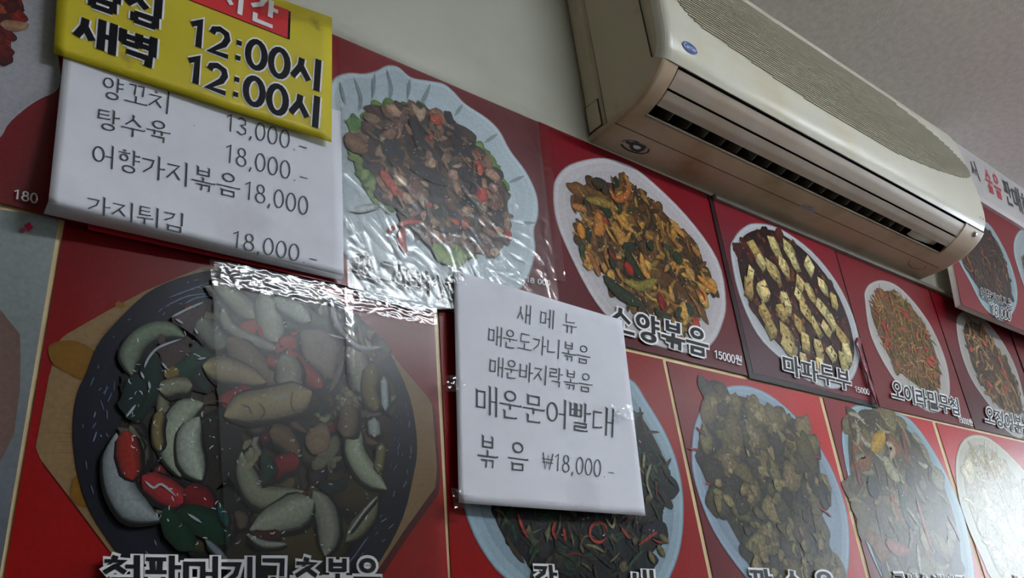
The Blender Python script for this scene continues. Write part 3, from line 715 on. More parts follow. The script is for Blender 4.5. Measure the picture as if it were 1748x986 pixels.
# seafood soup
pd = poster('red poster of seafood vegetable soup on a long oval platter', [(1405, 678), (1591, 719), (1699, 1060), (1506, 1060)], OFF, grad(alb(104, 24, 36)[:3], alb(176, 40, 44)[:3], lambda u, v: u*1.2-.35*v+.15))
plate(pd, [(1438, 742), (1446, 709), (1459, 694), (1490, 692), (1525, 704), (1554, 717), (1586, 758), (1618, 816), (1644, 880), (1658, 946), (1660, 1000), (1620, 1050), (1540, 1040), (1507, 986), (1478, 920), (1458, 851), (1443, 787)], OFF+.0004, (150, 178, 190), .74, depth=.08)
def ex(a, r):
    a.ribbon(a.w([(1488, 770), (1500, 752), (1510, 738)]), [.02, .03, .02], cA(176, 138, 36), .7, 1.25)
    for q, w_, c_ in (([(1512, 756), (1524, 764), (1520, 782)], .022, (170, 150, 124)), ([(1508, 778), (1520, 800), (1536, 820)], .040, (150, 148, 112)), ([(1484, 812), (1490, 830), (1486, 844)], .040, (52, 50, 46)), ([(1530, 822), (1538, 838), (1546, 880), (1562, 905)], .022, (40, 66, 58)), ([(1520, 842), (1526, 856)], .014, (170, 70, 50)), ([(1564, 850), (1580, 900), (1592, 940)], .016, (150, 100, 82)), ([(1512, 925), (1530, 935), (1552, 938)], .03, (140, 84, 70)), ([(1540, 730), (1545, 760), (1550, 790)], .016, (120, 54, 44)), ([(1455, 775), (1464, 800), (1468, 830)], .014, (120, 58, 40)), ([(1556, 740), (1575, 755)], .02, (140, 146, 124)), ([(1618, 880), (1630, 900), (1640, 925)], .012, (150, 110, 100))):
        a.ribbon(a.w(q), [w_*.6, w_, w_*.6], cA(*c_), .6, 1.2)
dish(pd, [(1448, 738), (1462, 708), (1476, 698), (1516, 706), (1551, 735), (1586, 781), (1615, 839), (1635, 909), (1640, 986), (1600, 1020), (1520, 1000), (1475, 897), (1455, 830)], OFF+.0007, 9,
     [('b', 30, .030, 1.3, [cA(110, 98, 66), cA(92, 84, 58), cA(84, 64, 40)]), ('b', 46, .019, 1.4, [cA(130, 116, 82), cA(104, 92, 64), cA(120, 78, 40), cA(60, 54, 48), cA(126, 124, 104)]), ('s', 50, .05, .011, [cA(128, 118, 84), cA(106, 92, 64), cA(146, 142, 120), cA(78, 72, 54)])], cA(86, 76, 54), extra=ex, sparks=40, ssz=.003)
text(pd, '류산슬해삼탕', [(1521, 977), (1650, 983), (1662, 1022), (1533, 1016)], OFF+.0032, outline=.09, bold=(.15, .115, .4))

# pale noodle dish at the right edge
pe = poster('red poster of a pale dish on a white plate at the right edge', [(1598, 721), (1960, 803), (2110, 1060), (1706, 1060)], OFF, grad(alb(176, 36, 42)[:3], alb(140, 26, 34)[:3], lambda u, v: u))
plate(pe, [(1632, 799), (1638, 764), (1655, 745), (1684, 746), (1716, 770), (1750, 806), (1790, 860), (1830, 940), (1840, 1010), (1800, 1050), (1740, 1040), (1693, 986), (1678, 955), (1655, 903), (1638, 851)], OFF+.0004, (192, 190, 170), .9, depth=.08)
dish(pe, [(1646, 790), (1656, 764), (1684, 760), (1715, 790), (1760, 850), (1800, 930), (1806, 1000), (1760, 1020), (1710, 985), (1684, 930), (1660, 880), (1648, 830)], OFF+.0007, 10,
     [('b', 40, .026, 1.5, [cA(196, 188, 158), cA(186, 178, 146), cA(200, 194, 170)]), ('s', 60, .05, .008, [cA(200, 192, 162), cA(184, 174, 138)])], cA(196, 190, 166), sparks=16,
     extra=lambda a, r: [rstrip(a, c, .03, .004, jit(cA(176, 150, 90), r), r) for c in sample(Wp([(1660, 770), (1690, 766), (1712, 800), (1690, 810), (1664, 800)], a.off), 22, r)])
text(pe, '소고기', [(1722, 979), (1796, 996), (1808, 1040), (1734, 1022)], OFF+.0032, outline=.09, bold=(.15, .115, .4))

# ------------------------------------------------------------------ upper row
UO = .005
u0 = poster('red poster of a white scalloped plate at the top left corner', [(-70, -170), (192, -102), (150, 386), (-152, 304)], UO, grad(alb(96, 12, 26)[:3], alb(120, 16, 28)[:3], lambda u, v: u), M_lam)
plate(u0, [(108, 30), (103, 62), (99, 91), (101, 112), (103, 128), (99, 150), (86, 161), (73, 166), (54, 177), (37, 190), (22, 203), (11, 216), (0, 234), (-40, 262), (-120, 230), (-160, 100), (-100, -60), (20, -100), (96, -40)], UO+.0004, (168, 170, 178), .92, depth=.1, mat=M_lam)
a = Art(UO+.0014, 8e-6); rr = random.Random(4)
for c in sample(Wp([(-40, -40), (20, -10), (36, 12), (30, 30), (8, 45), (14, 62), (0, 66), (14, 82), (18, 92), (-10, 108), (-60, 60)], a.off), 60, rr): rblob(a, c, .008*rr.uniform(.5, 1.3), jit(cA(*rr.choice([(120, 30, 24), (96, 22, 24), (140, 60, 34), (70, 24, 26)])), rr), rr, 1.2)
a.ribbon(a.w([(2, 42), (26, 44), (50, 42)]), [.012, .012, .004], cA(160, 122, 96), .9, 1.1)
a.done('food_print', u0, M_lamfood, kind='stuff')
text(u0, '180', [(24, 322), (66, 330), (65, 348), (22, 338)], UO+.0030, 'hand', M_white, digh=.9)

U1O = .0085
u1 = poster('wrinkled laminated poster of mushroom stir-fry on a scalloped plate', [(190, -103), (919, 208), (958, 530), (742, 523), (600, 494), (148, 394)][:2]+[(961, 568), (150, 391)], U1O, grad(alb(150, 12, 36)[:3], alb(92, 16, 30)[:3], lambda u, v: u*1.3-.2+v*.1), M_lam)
plate(u1, [(571, 137), (596, 126), (622, 127), (644, 122), (662, 113), (681, 116), (702, 133), (732, 139), (757, 144), (775, 158), (794, 178), (830, 202), (852, 224), (870, 257), (896, 292), (914, 330), (917, 366), (910, 392), (912, 430), (897, 476), (870, 500), (800, 520), (720, 524), (660, 512), (612, 496), (596, 440), (560, 380), (540, 260), (555, 180)], U1O+.0004, (202, 218, 226), .86, depth=.13, mat=M_lam)
a = Art(U1O+.0010, 5e-6)
for pts_ in ([(604, 132), (616, 165), (612, 190)], [(660, 118), (668, 150), (664, 172)], [(735, 142), (726, 165), (718, 178)], [(790, 178), (776, 198)], [(850, 228), (826, 244)], [(895, 300), (868, 312)], [(915, 380), (880, 380)], [(898, 450), (868, 432)], [(640, 124), (636, 168)], [(700, 135), (696, 168)], [(580, 140), (590, 180)]):
    a.ribbon(a.w(pts_), [.003, .006, .003], cA(150, 164, 172), .95, .95, 3)
a.done('plate_fluting_print', u1, M_lam, kind='stuff')
def ex(a, r):
    for q, w_, c_ in (([(588, 238), (606, 244), (628, 258)], .03, (132, 92, 58)), ([(650, 290), (664, 310), (676, 330)], .016, (190, 78, 52)), ([(670, 310), (676, 335)], .014, (196, 80, 50)), ([(815, 286), (826, 292)], .022, (196, 84, 48)), ([(735, 205), (755, 202)], .02, (184, 74, 50)), ([(826, 320), (820, 345)], .02, (186, 66, 50)), ([(680, 384), (700, 378), (722, 378)], .008, (184, 60, 40)), ([(688, 388), (686, 412), (694, 432)], .012, (190, 64, 44)), ([(740, 415), (758, 436), (776, 446)], .024, (120, 160, 50)), ([(700, 200), (715, 225), (712, 250)], .02, (36, 32, 38)), ([(650, 245), (680, 262)], .03, (44, 44, 56)), ([(700, 285), (740, 300), (770, 315)], .022, (40, 42, 50)), ([(780, 290), (812, 306)], .022, (34, 36, 44)), ([(724, 340), (732, 370), (722, 395), (738, 425)], .008, (70, 48, 40)), ([(738, 390), (770, 392), (788, 384)], .008, (44, 40, 48)), ([(600, 360), (650, 350)], .01, (176, 186, 190)), ([(676, 386), (660, 396)], .006, (184, 60, 40))):
        a.ribbon(a.w(q), [w_*.7, w_, w_*.5], cA(*c_), .5, 1.35)
a = Art(U1O+.0014, 5e-6); rr = random.Random(14)
for rg, n in (([(596, 210), (640, 196), (640, 230), (612, 262)], 26), ([(606, 262), (640, 300), (676, 350), (664, 358), (630, 330)], 40), ([(640, 184), (680, 178), (722, 184), (740, 200), (690, 196)], 26), ([(800, 236), (846, 280), (866, 330), (858, 340), (826, 280)], 30), ([(740, 420), (830, 420), (780, 446), (744, 440)], 20)):
    for c in sample(Wp(rg, a.off), n, rr): rblob(a, c, .009*rr.uniform(.6, 1.3), jit(cA(*rr.choice([(116, 150, 62), (92, 140, 56), (140, 168, 96), (74, 120, 56)])), rr), rr, 1.4, edge=.75)
a.done('lettuce_print', u1, M_lam, kind='stuff')
dish(u1, [(598, 236), (620, 228), (637, 196), (680, 178), (721, 184), (757, 195), (786, 217), (812, 246), (841, 279), (857, 312), (868, 363), (865, 406), (841, 434), (800, 428), (743, 424), (706, 392), (676, 356), (650, 318), (633, 290), (612, 258)], U1O+.0020, 12,
     [('b', 130, .011, 1.35, [cA(74, 54, 46), cA(58, 44, 42), cA(44, 38, 42), cA(92, 66, 52)]), ('b', 190, .0085, 1.4, [cA(176, 140, 112), cA(150, 112, 86), cA(116, 84, 68), cA(46, 42, 50), cA(38, 38, 48), cA(190, 160, 134), cA(158, 122, 100), cA(128, 98, 84)]), ('b', 8, .006, 1.4, [cA(190, 84, 56), cA(176, 70, 50)]), ('s', 50, .022, .005, [cA(44, 40, 48), cA(160, 128, 100), cA(120, 90, 70), cA(60, 80, 60)])], cA(78, 60, 50), mat=M_lam, extra=ex, sparks=120, ssz=.0022)
text(u1, '표고버섯', [(598, 428), (776, 474), (780, 520), (600, 468)], U1O+.0046, outline=.06, mat=M_black, omat=M_white, bold=(.12, .09, .3))
text(u1, '18 000', [(898, 472), (940, 478), (940, 488), (898, 481)], U1O+.0036, 'hand', M_white, digh=.9)

u2 = poster('red poster of orange pepper stir-fry on an oval white plate', [(919, 207), (1208, 331), (1277, 641), (960, 565)], UO, grad(alb(116, 12, 30)[:3], alb(74, 12, 28)[:3], lambda u, v: abs(u-.9)*.2+v*.9), None)
plate(u2, [(946, 332), (951, 305), (975, 282), (1023, 271), (1060, 278), (1099, 299), (1170, 367), (1224, 443), (1238, 515), (1229, 559), (1213, 586), (1188, 602), (1134, 592), (1067, 564), (1018, 515), (974, 434), (951, 376)], UO+.0004, (190, 186, 190), .84, depth=.13)
def ex(a, r):
    for q, w_, c_ in (([(1010, 310), (1030, 318), (1034, 332)], .03, (56, 46, 34)), ([(1040, 320), (1052, 340), (1072, 330), (1070, 305)], .014, (160, 92, 44)), ([(1000, 340), (1030, 345), (1046, 352)], .02, (132, 110, 50)), ([(1020, 360), (1024, 385), (1016, 400)], .026, (168, 108, 48)), ([(1048, 362), (1066, 384), (1084, 396)], .014, (170, 124, 52)), ([(1068, 425), (1080, 450), (1098, 478)], .024, (34, 48, 26)), ([(1030, 470), (1060, 500), (1098, 520)], .026, (34, 46, 26)), ([(1066, 480), (1096, 488), (1122, 476)], .018, (130, 118, 52)), ([(1068, 446), (1080, 470)], .02, (158, 36, 28)), ([(1126, 500), (1132, 530)], .016, (140, 24, 26)), ([(1094, 430), (1100, 462), (1110, 474)], .016, (180, 130, 60)), ([(990, 380), (994, 408)], .018, (190, 126, 44)), ([(1000, 418), (1016, 452), (1024, 472)], .014, (140, 90, 40)), ([(1190, 470), (1208, 485), (1222, 494)], .016, (190, 124, 48)), ([(1182, 545), (1194, 555)], .02, (176, 52, 34)), ([(976, 352), (1000, 356)], .014, (170, 110, 56)), ([(1105, 408), (1114, 428)], .016, (30, 52, 30)), ([(1148, 432), (1166, 446)], .024, (36, 60, 34))):
        a.ribbon(a.w(q), [w_*.6, w_, w_*.6], cA(*c_), .5, 1.3)
dish(u2, [(976, 350), (985, 323), (1018, 309), (1050, 312), (1063, 300), (1085, 323), (1116, 345), (1152, 381), (1183, 407), (1197, 434), (1206, 470), (1222, 492), (1206, 506), (1192, 550), (1161, 572), (1121, 556), (1080, 525), (1042, 495), (1035, 470), (1005, 452), (988, 407), (996, 367)], UO+.0007, 21,
     [('b', 120, .013, 1.3, [cA(104, 72, 34), cA(84, 58, 30), cA(62, 46, 26)]), ('s', 210, .034, .0085, [cA(160, 116, 52), cA(132, 92, 42), cA(170, 130, 58), cA(104, 72, 38), cA(140, 100, 48), cA(58, 44, 28), cA(122, 100, 52), cA(84, 58, 32)]), ('b', 30, .011, 1.5, [cA(168, 124, 54), cA(36, 48, 28), cA(180, 138, 66)]), ('s', 14, .024, .008, [cA(150, 38, 28), cA(40, 58, 32)])], cA(92, 58, 28), extra=ex, sparks=70)
text(u2, '소양볶음', [(x*.4464+920, y*.4464+220) for x, y in ((258, 668), (648, 772), (652, 876), (262, 772))], UO+.0030, outline=.07, bold=(.145, .11, .5))
text(u2, '15000원', [(x*.4464+920, y*.4464+220) for x, y in ((670, 842), (777, 868), (779, 905), (672, 874))], UO+.0030, 'hand', M_white, digh=.85)

U3O = .0068
u3 = poster('black edged poster of tofu cubes in dark brown sauce', [(1209, 332), (1424, 422), (1500, 696), (1280, 645)], U3O, grad(alb(40, 18, 22)[:3], alb(34, 24, 28)[:3], lambda u, v: v), None)
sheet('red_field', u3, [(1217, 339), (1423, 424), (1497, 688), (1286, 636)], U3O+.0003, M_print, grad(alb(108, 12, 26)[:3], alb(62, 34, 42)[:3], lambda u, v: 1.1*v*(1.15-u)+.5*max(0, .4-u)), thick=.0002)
plate(u3, [(1248, 430), (1254, 408), (1268, 391), (1290, 382), (1331, 391), (1384, 428), (1428, 482), (1456, 540), (1467, 590), (1463, 625), (1450, 650), (1422, 662), (1379, 648), (1336, 614), (1293, 569), (1262, 500)], U3O+.0007, (186, 190, 194), .8, depth=.11)
def ex(a, r):
    L1 = [(1286, 421), (1319, 414), (1344, 421), (1300, 443), (1282, 463), (1317, 457), (1353, 441), (1382, 450), (1279, 486), (1304, 492), (1335, 448), (1362, 501), (1380, 494), (1402, 483), (1342, 510), (1306, 530), (1335, 528), (1366, 480), (1317, 557), (1362, 550), (1340, 564), (1389, 550), (1344, 586), (1402, 523), (1375, 577), (1398, 590), (1420, 545), (1424, 510), (1436, 572), (1420, 600), (1400, 620), (1372, 612), (1440, 612), (1446, 596), (1408, 556), (1372, 525)]
    for q in L1:
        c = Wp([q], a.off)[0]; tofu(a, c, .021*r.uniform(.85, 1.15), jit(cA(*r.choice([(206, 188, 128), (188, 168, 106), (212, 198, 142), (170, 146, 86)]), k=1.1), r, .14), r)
    for c in sample(Wp([(1280, 420), (1380, 450), (1440, 560), (1420, 630), (1340, 590), (1290, 500)], a.off), 60, r): rblob(a, c, .003, jit(cA(84, 40, 24), r, .4), r)
dish(u3, [(1258, 432), (1263, 412), (1276, 398), (1300, 391), (1332, 398), (1380, 434), (1422, 487), (1448, 545), (1458, 592), (1454, 622), (1440, 640), (1418, 646), (1382, 632), (1342, 600), (1300, 554), (1270, 495)], U3O+.0010, 31,
     [('b', 110, .012, 1.3, [cA(72, 28, 20), cA(56, 26, 20), cA(88, 38, 24), cA(44, 22, 20)]), ('b', 60, .005, 1.2, [cA(110, 52, 30), cA(92, 60, 40), cA(130, 70, 44)])], cA(46, 24, 22), extra=ex, sparks=60, ssz=.002)
K7 = (.2563, 1300, 580)
text(u3, '마파두부', [(136, 88), (592, 208), (604, 338), (148, 222)], U3O+.0034, outline=.07, bold=(.145, .11, .5), kpx=K7)
text(u3, '15000원', [(618, 303), (750, 330), (757, 375), (625, 345)], U3O+.0034, 'hand', M_white, kpx=K7, digh=.85)

u4 = poster('red poster of shredded carrot salad on an oval plate under the air conditioner', [(1425, 423), (1582, 486), (1663, 731), (1502, 694)], UO, grad(alb(112, 14, 28)[:3], alb(100, 22, 30)[:3], lambda u, v: v), None)
plate(u4, [(1477, 512), (1478, 496), (1487, 484), (1507, 479), (1533, 489), (1562, 518), (1591, 560), (1614, 615), (1621, 661), (1615, 690), (1594, 703), (1562, 687), (1520, 637), (1487, 572)], UO+.0004, (184, 180, 176), .84, depth=.11)
dish(u4, [(1492, 515), (1502, 500), (1523, 497), (1549, 518), (1571, 544), (1594, 592), (1605, 641), (1598, 664), (1580, 664), (1555, 650), (1526, 622), (1504, 579), (1489, 541)], UO+.0007, 41,
     [('b', 70, .013, 1.3, [cA(116, 84, 44), cA(96, 74, 42), cA(130, 70, 40)]), ('s', 230, .040, .0055, [cA(158, 110, 60), cA(128, 104, 54), cA(160, 88, 48), cA(104, 90, 44), cA(84, 80, 36), cA(160, 78, 44), cA(150, 124, 74), cA(136, 104, 56)]), ('b', 8, .009, 1.3, [cA(176, 52, 40), cA(180, 60, 46)])], cA(112, 84, 46), sparks=40)
text(u4, '오이라밀무침', [(858, 266), (1312, 392), (1334, 508), (868, 386)], UO+.0030, outline=.07, bold=(.145, .11, .5), kpx=K7)
text(u4, '15000원', [(1308, 505), (1404, 530), (1412, 574), (1316, 549)], UO+.0030, 'hand', M_white, kpx=K7, digh=.85)

u5 = poster('red poster of brown squid stir-fry on an oval plate under the wall board', [(1584, 487), (1712, 538), (1792, 760), (1665, 731)], UO, grad(alb(112, 14, 28)[:3], alb(70, 22, 30)[:3], lambda u, v: v*1.1), None)
plate(u5, [(1633, 552), (1640, 535), (1656, 531), (1682, 547), (1711, 583), (1734, 628), (1748, 680), (1754, 718), (1748, 742), (1736, 746), (1712, 728), (1690, 693), (1659, 648), (1640, 598)], UO+.0004, (172, 168, 164), .84, depth=.12)
dish(u5, [(1645, 568), (1652, 549), (1675, 557), (1704, 596), (1727, 635), (1742, 680), (1744, 705), (1730, 704), (1704, 693), (1672, 648), (1656, 605)], UO+.0007, 51,
     [('b', 60, .014, 1.3, [cA(104, 78, 46), cA(80, 58, 36), cA(60, 44, 30)]), ('s', 130, .045, .009, [cA(160, 126, 82), cA(130, 98, 58), cA(96, 70, 44), cA(150, 110, 70), cA(70, 56, 38)]), ('b', 12, .009, 1.2, [cA(176, 72, 46), cA(60, 66, 40)])], cA(88, 66, 40), sparks=30)
text(u5, '오징어볶음', [(1483, 440), (1792, 528), (1804, 636), (1490, 550)], UO+.0030, outline=.07, bold=(.145, .11, .5), kpx=K7)
u6 = poster('narrow red poster at the far right beside the squid poster', [(1715, 539), (1900, 612), (1985, 804), (1795, 760)], UO, grad(alb(112, 14, 28)[:3], alb(70, 22, 30)[:3], lambda u, v: v), None)
plate(u6, [(1775, 620), (1790, 600), (1820, 610), (1870, 680), (1890, 740), (1880, 770), (1840, 750), (1790, 680)], UO+.0004, (172, 168, 164))
# ------------------------------------------------------------------ air conditioner
SL = math.atan(.012)
AX0, AZ0, AL = .817, CZ+.7545, 1.128
ac = thing('air_conditioner', 'cream wall mounted air conditioner with yellowed underside above the posters', 'air conditioner', (AX0, 0, AZ0))
ac.rotation_euler = (0, -SL, 0)
PROF = np.array([(0, 0), (-.057, .0), (-.082, .003), (-.106, .0075), (-.128, .016), (-.146, .026), (-.160, .036), (-.170, .046), (-.178, .058), (-.183, .072), (-.1865, .09), (-.1885, .115), (-.1895, .15), (-.1895, .20), (-.188, .25), (-.1855, .285), (-.180, .310), (-.168, .330), (-.150, .342), (-.12, .348), (0, .348)])
SEG = np.r_[0, np.cumsum(np.linalg.norm(np.diff(PROF, axis=0), axis=1))]
def ps(s, out=0.0):
    y = np.interp(s, SEG, PROF[:, 0]); z = np.interp(s, SEG, PROF[:, 1])
    e = .004; t = np.array([np.interp(s+e, SEG, PROF[:, 0])-np.interp(s-e, SEG, PROF[:, 0]), np.interp(s+e, SEG, PROF[:, 1])-np.interp(s-e, SEG, PROF[:, 1])])
    t /= np.linalg.norm(t)+1e-9
    n = np.array([-t[1], t[0]]); 
    # outward: away from the inner point
    if n@(np.array([y, z])-np.array([-.08, .17])) < 0: n = -n
    return np.array([y, z])+n*out
def strip_surf(name, s0, s1, x0, x1, mat, out=0.0, ns=16, nx=4, thick=.002, round_=0.0, par=None, hole=None, xs=None, cap=True):
    """curved panel following the profile between arc lengths s0..s1"""
    ss = np.linspace(s0, s1, ns+1) if not hasattr(s0, '__len__') else np.array(s0)
    ns = len(ss)-1
    xs = np.linspace(x0, x1, nx+1) if xs is None else np.array(xs); nx = len(xs)-1
    V = []; 
    for ly in (0, 1):
        for s in ss:
            for x in xs:
                o = out-ly*thick
                if round_:
                    e = min(x-x0, x1-x); 
                    if e < round_: o -= round_-math.sqrt(max(0, round_**2-(round_-e)**2))
                p = ps(s, o); V.append((x, p[0], p[1]))
    Wn = nx+1; T = (ns+1)*Wn; F = []
    keep = lambda i, j: not (hole and hole(.5*(ss[i]+ss[i+1]), .5*(xs[j]+xs[j+1])))
    for i in range(ns):
        for j in range(nx):
            if not keep(i, j): continue
            q = (i*Wn+j, i*Wn+j+1, (i+1)*Wn+j+1, (i+1)*Wn+j); F.append(q); F.append(tuple(T+k for k in q[::-1]))
            for di, dj, ed in ((-1, 0, (0, 1)), (1, 0, (2, 3)), (0, -1, (3, 0)), (0, 1, (1, 2))):
                a_, b_ = i+di, j+dj
                if not (0 <= a_ < ns and 0 <= b_ < nx) or not keep(a_, b_):
                    k0, k1 = q[ed[0]], q[ed[1]]; F.append((k1, k0, T+k0, T+k1))
    o = link(name, V, F, mat, par or ac, smooth=True, local=True)
    m = o.modifiers.new('edges', 'EDGE_SPLIT'); m.split_angle = math.radians(40)
    return o
OX0, OX1 = .036, 1.030                     # outlet opening
xs_ = sorted(set([0, .002, .005, .01, .016, OX0, .3, .6, .9, OX1, OX1+.02, AL-.016, AL-.01, AL-.005, AL-.002, AL]))
SH0, SH1 = .0965, .1830
ssl = sorted(set([.0, .03, .0565, .058, .07, .085, SH0]+list(np.linspace(SH0, SH1, 11))))
strip_surf('lower_housing', ssl, None, 0, AL, M_acbody, 0, round_=.006, xs=xs_, thick=.003, hole=lambda s, x: SH0 < s < SH1 and OX0 < x < OX1)
strip_surf('front_panel', list(np.linspace(SH1+.0012, .30, 18))+list(np.linspace(.31, SEG[-2], 16)), None, -.0005, AL+.0005, M_acfront, .0015, round_=.016, xs=[-.0005, .0005, .002, .004, .007, .011, .0155, .1, .5, .9, AL-.0155, AL-.011, AL-.007, AL-.004, AL-.002, AL-.0005, AL+.0005], thick=.003)
# side covers and back chassis
def side(x, sgn, name, smax):
    ss = np.linspace(.0, smax, 40); pr = [ps(s, -.004) for s in ss]
    pr = [p for p in pr if p[0] < -.042]; pr = [np.array((-.042, pr[0][1]))]+pr+[np.array((-.042, pr[-1][1]))]
    th = .0035; n = len(pr)
    V = [(x, *p) for p in pr]+[(x+sgn*th, *p) for p in pr]
    F = [tuple(range(n)), tuple(range(2*n-1, n-1, -1))]+[(i, (i+1) % n, n+(i+1) % n, n+i) for i in range(n)]
    return link(name, V, F, M_acside, ac, local=True)
side(.003, 1, 'side_cover', SEG[-2]); side(AL-.003, -1, 'side_cover', SEG[-2])
o = box('back_chassis', -.001, AL+.001, -.0405, -.0005, .0015, .346, M_acside, ac, local=True, bevel=.012)
for x_, s_ in ((-.0025, 1), (AL-.001, -1)):
    o = box('side_hatch', x_, x_+.0035, -.034, -.006, .012, .062, M_acside, ac, local=True, bevel=.006)
    box('hatch_gap', x_+.0006, x_+.0030, -.0355, -.0045, .0105, .0635, M_seam, ac, local=True, bevel=.006)
# front panel wrapped round the side: a step along its edge
for x_ in (-.0012, AL-.0008):
    box('panel_edge', x_, x_+.002, -.153, -.1515, .062, .30, M_seam, ac, local=True)
# outlet cavity, louvers, vanes
cv = []; sA = np.linspace(SH0-.002, SH1+.001, 12)
outer = [ps(s, -.0032) for s in sA]; inner = [np.array((-.035, .03)), np.array((-.05, .085)), np.array((-.12, .10))]
loop = outer+inner[::-1]; n = len(loop)
V = [(OX0-.002, *p) for p in outer]+[(OX1+.002, *p) for p in outer]
def cavity():
    pts_ = [outer[0], np.array((-.040, .018)), np.array((-.045, .085)), np.array((-.13, .105)), outer[-1]]
    V = [(x, *p) for x in (OX0-.001, OX1+.001) for p in pts_]; m = len(pts_)
    F = [(i, i+1, m+i+1, m+i) for i in range(m-1)]+[tuple(range(m)), tuple(range(2*m-1, m-1, -1))]
    return link('outlet_cavity', V, F, M_dark, ac, local=True)
cavity()
strip_surf('upper_louver', .1475, .1795, OX0+.004, OX1-.002, M_aclouv, -.002, ns=8, thick=.0035)
strip_surf('lower_louver', .1165, .1435, OX0+.004, OX1-.002, M_aclouv, -.001, ns=8, thick=.0035)
for k in range(19):
    x = .085+k*.0445
    if x > .86: break
    pr = [ps(.0985, -.006), ps(.117, -.006), np.array((-.095, .045)), np.array((-.075, .03))]
    V = [(x, *p) for p in pr]+[(x+.0012, *p) for p in pr]
    link('air_vane', V, [(0, 1, 2, 3), (7, 6, 5, 4)]+[(i, (i+1) % 4, 4+(i+1) % 4, 4+i) for i in range(4)], M_rail, ac, local=True)
# pale motor cover at the right end of the outlet
V = []
for x in np.linspace(.876, 1.012, 9):
    u = (x-.876)/.136
    for s in np.linspace(.0975, .119, 5): p = ps(s, -.005-.012*u**2-.004*(1-min(1, u*6))); V.append((x, *p))
F = [(i*5+j, i*5+j+1, (i+1)*5+j+1, (i+1)*5+j) for i in range(8) for j in range(4)]
link('motor_cover', V, F, M_acfront, ac, local=True, smooth=True)
strip_surf('outlet_lip', .0925, .0958, OX0, OX1, M_rail, .0008, ns=2, thick=.001)
strip_surf('underside_seam', .0578, .0592, .002, AL-.03, M_seam, .0002, ns=2, thick=.0006)
# intake grille: field over the panel, recess shade put into its colour, fine ribs
lowb = [(.252, .42, .70), (.256, .33, .745), (.262, .25, .80), (.268, .20, .85), (.275, .10, .905), (.285, .068, .96), (.297, .05, 1.03), (.31, .040, 1.075), (.325, .033, 1.108), (.338, .03, 1.128), (.352, .028, 1.113), (.366, .028, 1.085), (.382, .03, 1.045), (.398, .034, .98), (.412, .04, .90), (.424, .05, .80)]
lb = np.array(lowb)
lb[:, 2] = np.minimum(lb[:, 2], 1.112)
V = []; F = []
rows = np.linspace(.252, .424, 44)
for i, s in enumerate(rows):
    for x in np.linspace(np.interp(s, lb[:, 0], lb[:, 1]), np.interp(s, lb[:, 0], lb[:, 2]), 5):
        p = ps(s, .0018); V.append((x, *p))
for i in range(len(rows)-1):
    for j in range(4): F.append((i*5+j, i*5+j+1, (i+1)*5+j+1, (i+1)*5+j))
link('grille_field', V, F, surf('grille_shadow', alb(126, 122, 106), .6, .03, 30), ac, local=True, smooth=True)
V = []; F = []
for s in np.arange(.254, .424, .0056):
    xa, xb = np.interp(s, lb[:, 0], lb[:, 1]), np.interp(s, lb[:, 0], lb[:, 2])
    xa = max(xa, .012); sec = [ps(s-.0014, .0015), ps(s-.0010, .0036), ps(s+.0010, .0036), ps(s+.0014, .0015)]
    k = len(V)
    for x in np.linspace(xa, xb, 4): V += [(x, *p) for p in sec]
    for i in range(3):
        for j in range(3): F.append((k+i*4+j, k+i*4+j+1, k+(i+1)*4+j+1, k+(i+1)*4+j))
    F += [(k, k+1, k+2, k+3), (k+15, k+14, k+13, k+12)]
link('grille_ribs', V, F, M_grille, ac, local=True, kind='stuff')
# badge, emblem, sticker, button, hatch line
def onac(pts2, s0, out): return [(x, *ps(s0+ds, out)) for x, ds in pts2]
n = 32
V = onac([(.053+.018*math.cos(2*math.pi*k/n), .0085*math.sin(2*math.pi*k/n)) for k in range(n)]+[(.053, 0)], .2185, .0026)
bd = link('logo_badge', V, [(k, (k+1) % n, n) for k in range(n)], M_blue, ac, local=True)
cu = bpy.data.curves.new('t', 'FONT'); cu.body = 'Carrier'; cu.resolution_u = 3; cu.align_x = 'CENTER'; cu.align_y = 'CENTER'; cu.shear = .2
ot = bpy.data.objects.new('t', cu); C.objects.link(ot); bpy.context.view_layer.update()
me = bpy.data.meshes.new_from_object(ot.evaluated_get(bpy.context.evaluated_depsgraph_get())); bpy.data.objects.remove(ot)
V = [(v.co.x*.0102, v.co.y*.0112) for v in me.vertices]
link('lettering', onac([(.053+x, y) for x, y in V], .2185, .0030), [tuple(p.vertices) for p in me.polygons], M_white, bd, local=True)
def flatart(name, items, mat):
    V = []; F = []
    for pts_, w_ in items:
        v, f = stroke_poly(pts_, w_, w_, False, 0, .3); k = len(V); V += [tuple(q) for q in v]; F += [tuple(k+i for i in q) for q in f]
    return V, F
em_r = surf('emblem_ink', (.03, .035, .06, 1), .5, .05, 60)
cx_, cs_ = .077, .030
arc = lambda a0, a1, rx, ry, n=12: [(cx_+rx*math.cos(t), ry*math.sin(t)) for t in np.linspace(a0, a1, n)]
items = [(arc(-.6, 2.6, .030, .0125), .0035), (arc(3.0, 4.4, .030, .0125), .0015), ([(cx_-.024, -.003), (cx_-.010, -.002), (cx_-.006, .004)], .006), ([(cx_-.006, .003), (cx_+.002, .007), (cx_+.012, .006)], .005), ([(cx_+.012, .007), (cx_+.016, .0), (cx_+.014, -.008)], .008), ([(cx_-.014, -.005), (cx_, -.008), (cx_+.014, -.008)], .006), ([(cx_-.012, -.011), (cx_-.004, -.012)], .003)]
V, F = flatart('e', items, None)
eb = link('emblem_sticker', onac([(x, -y) for x, y in V], cs_, .0006), F, em_r, ac, local=True)
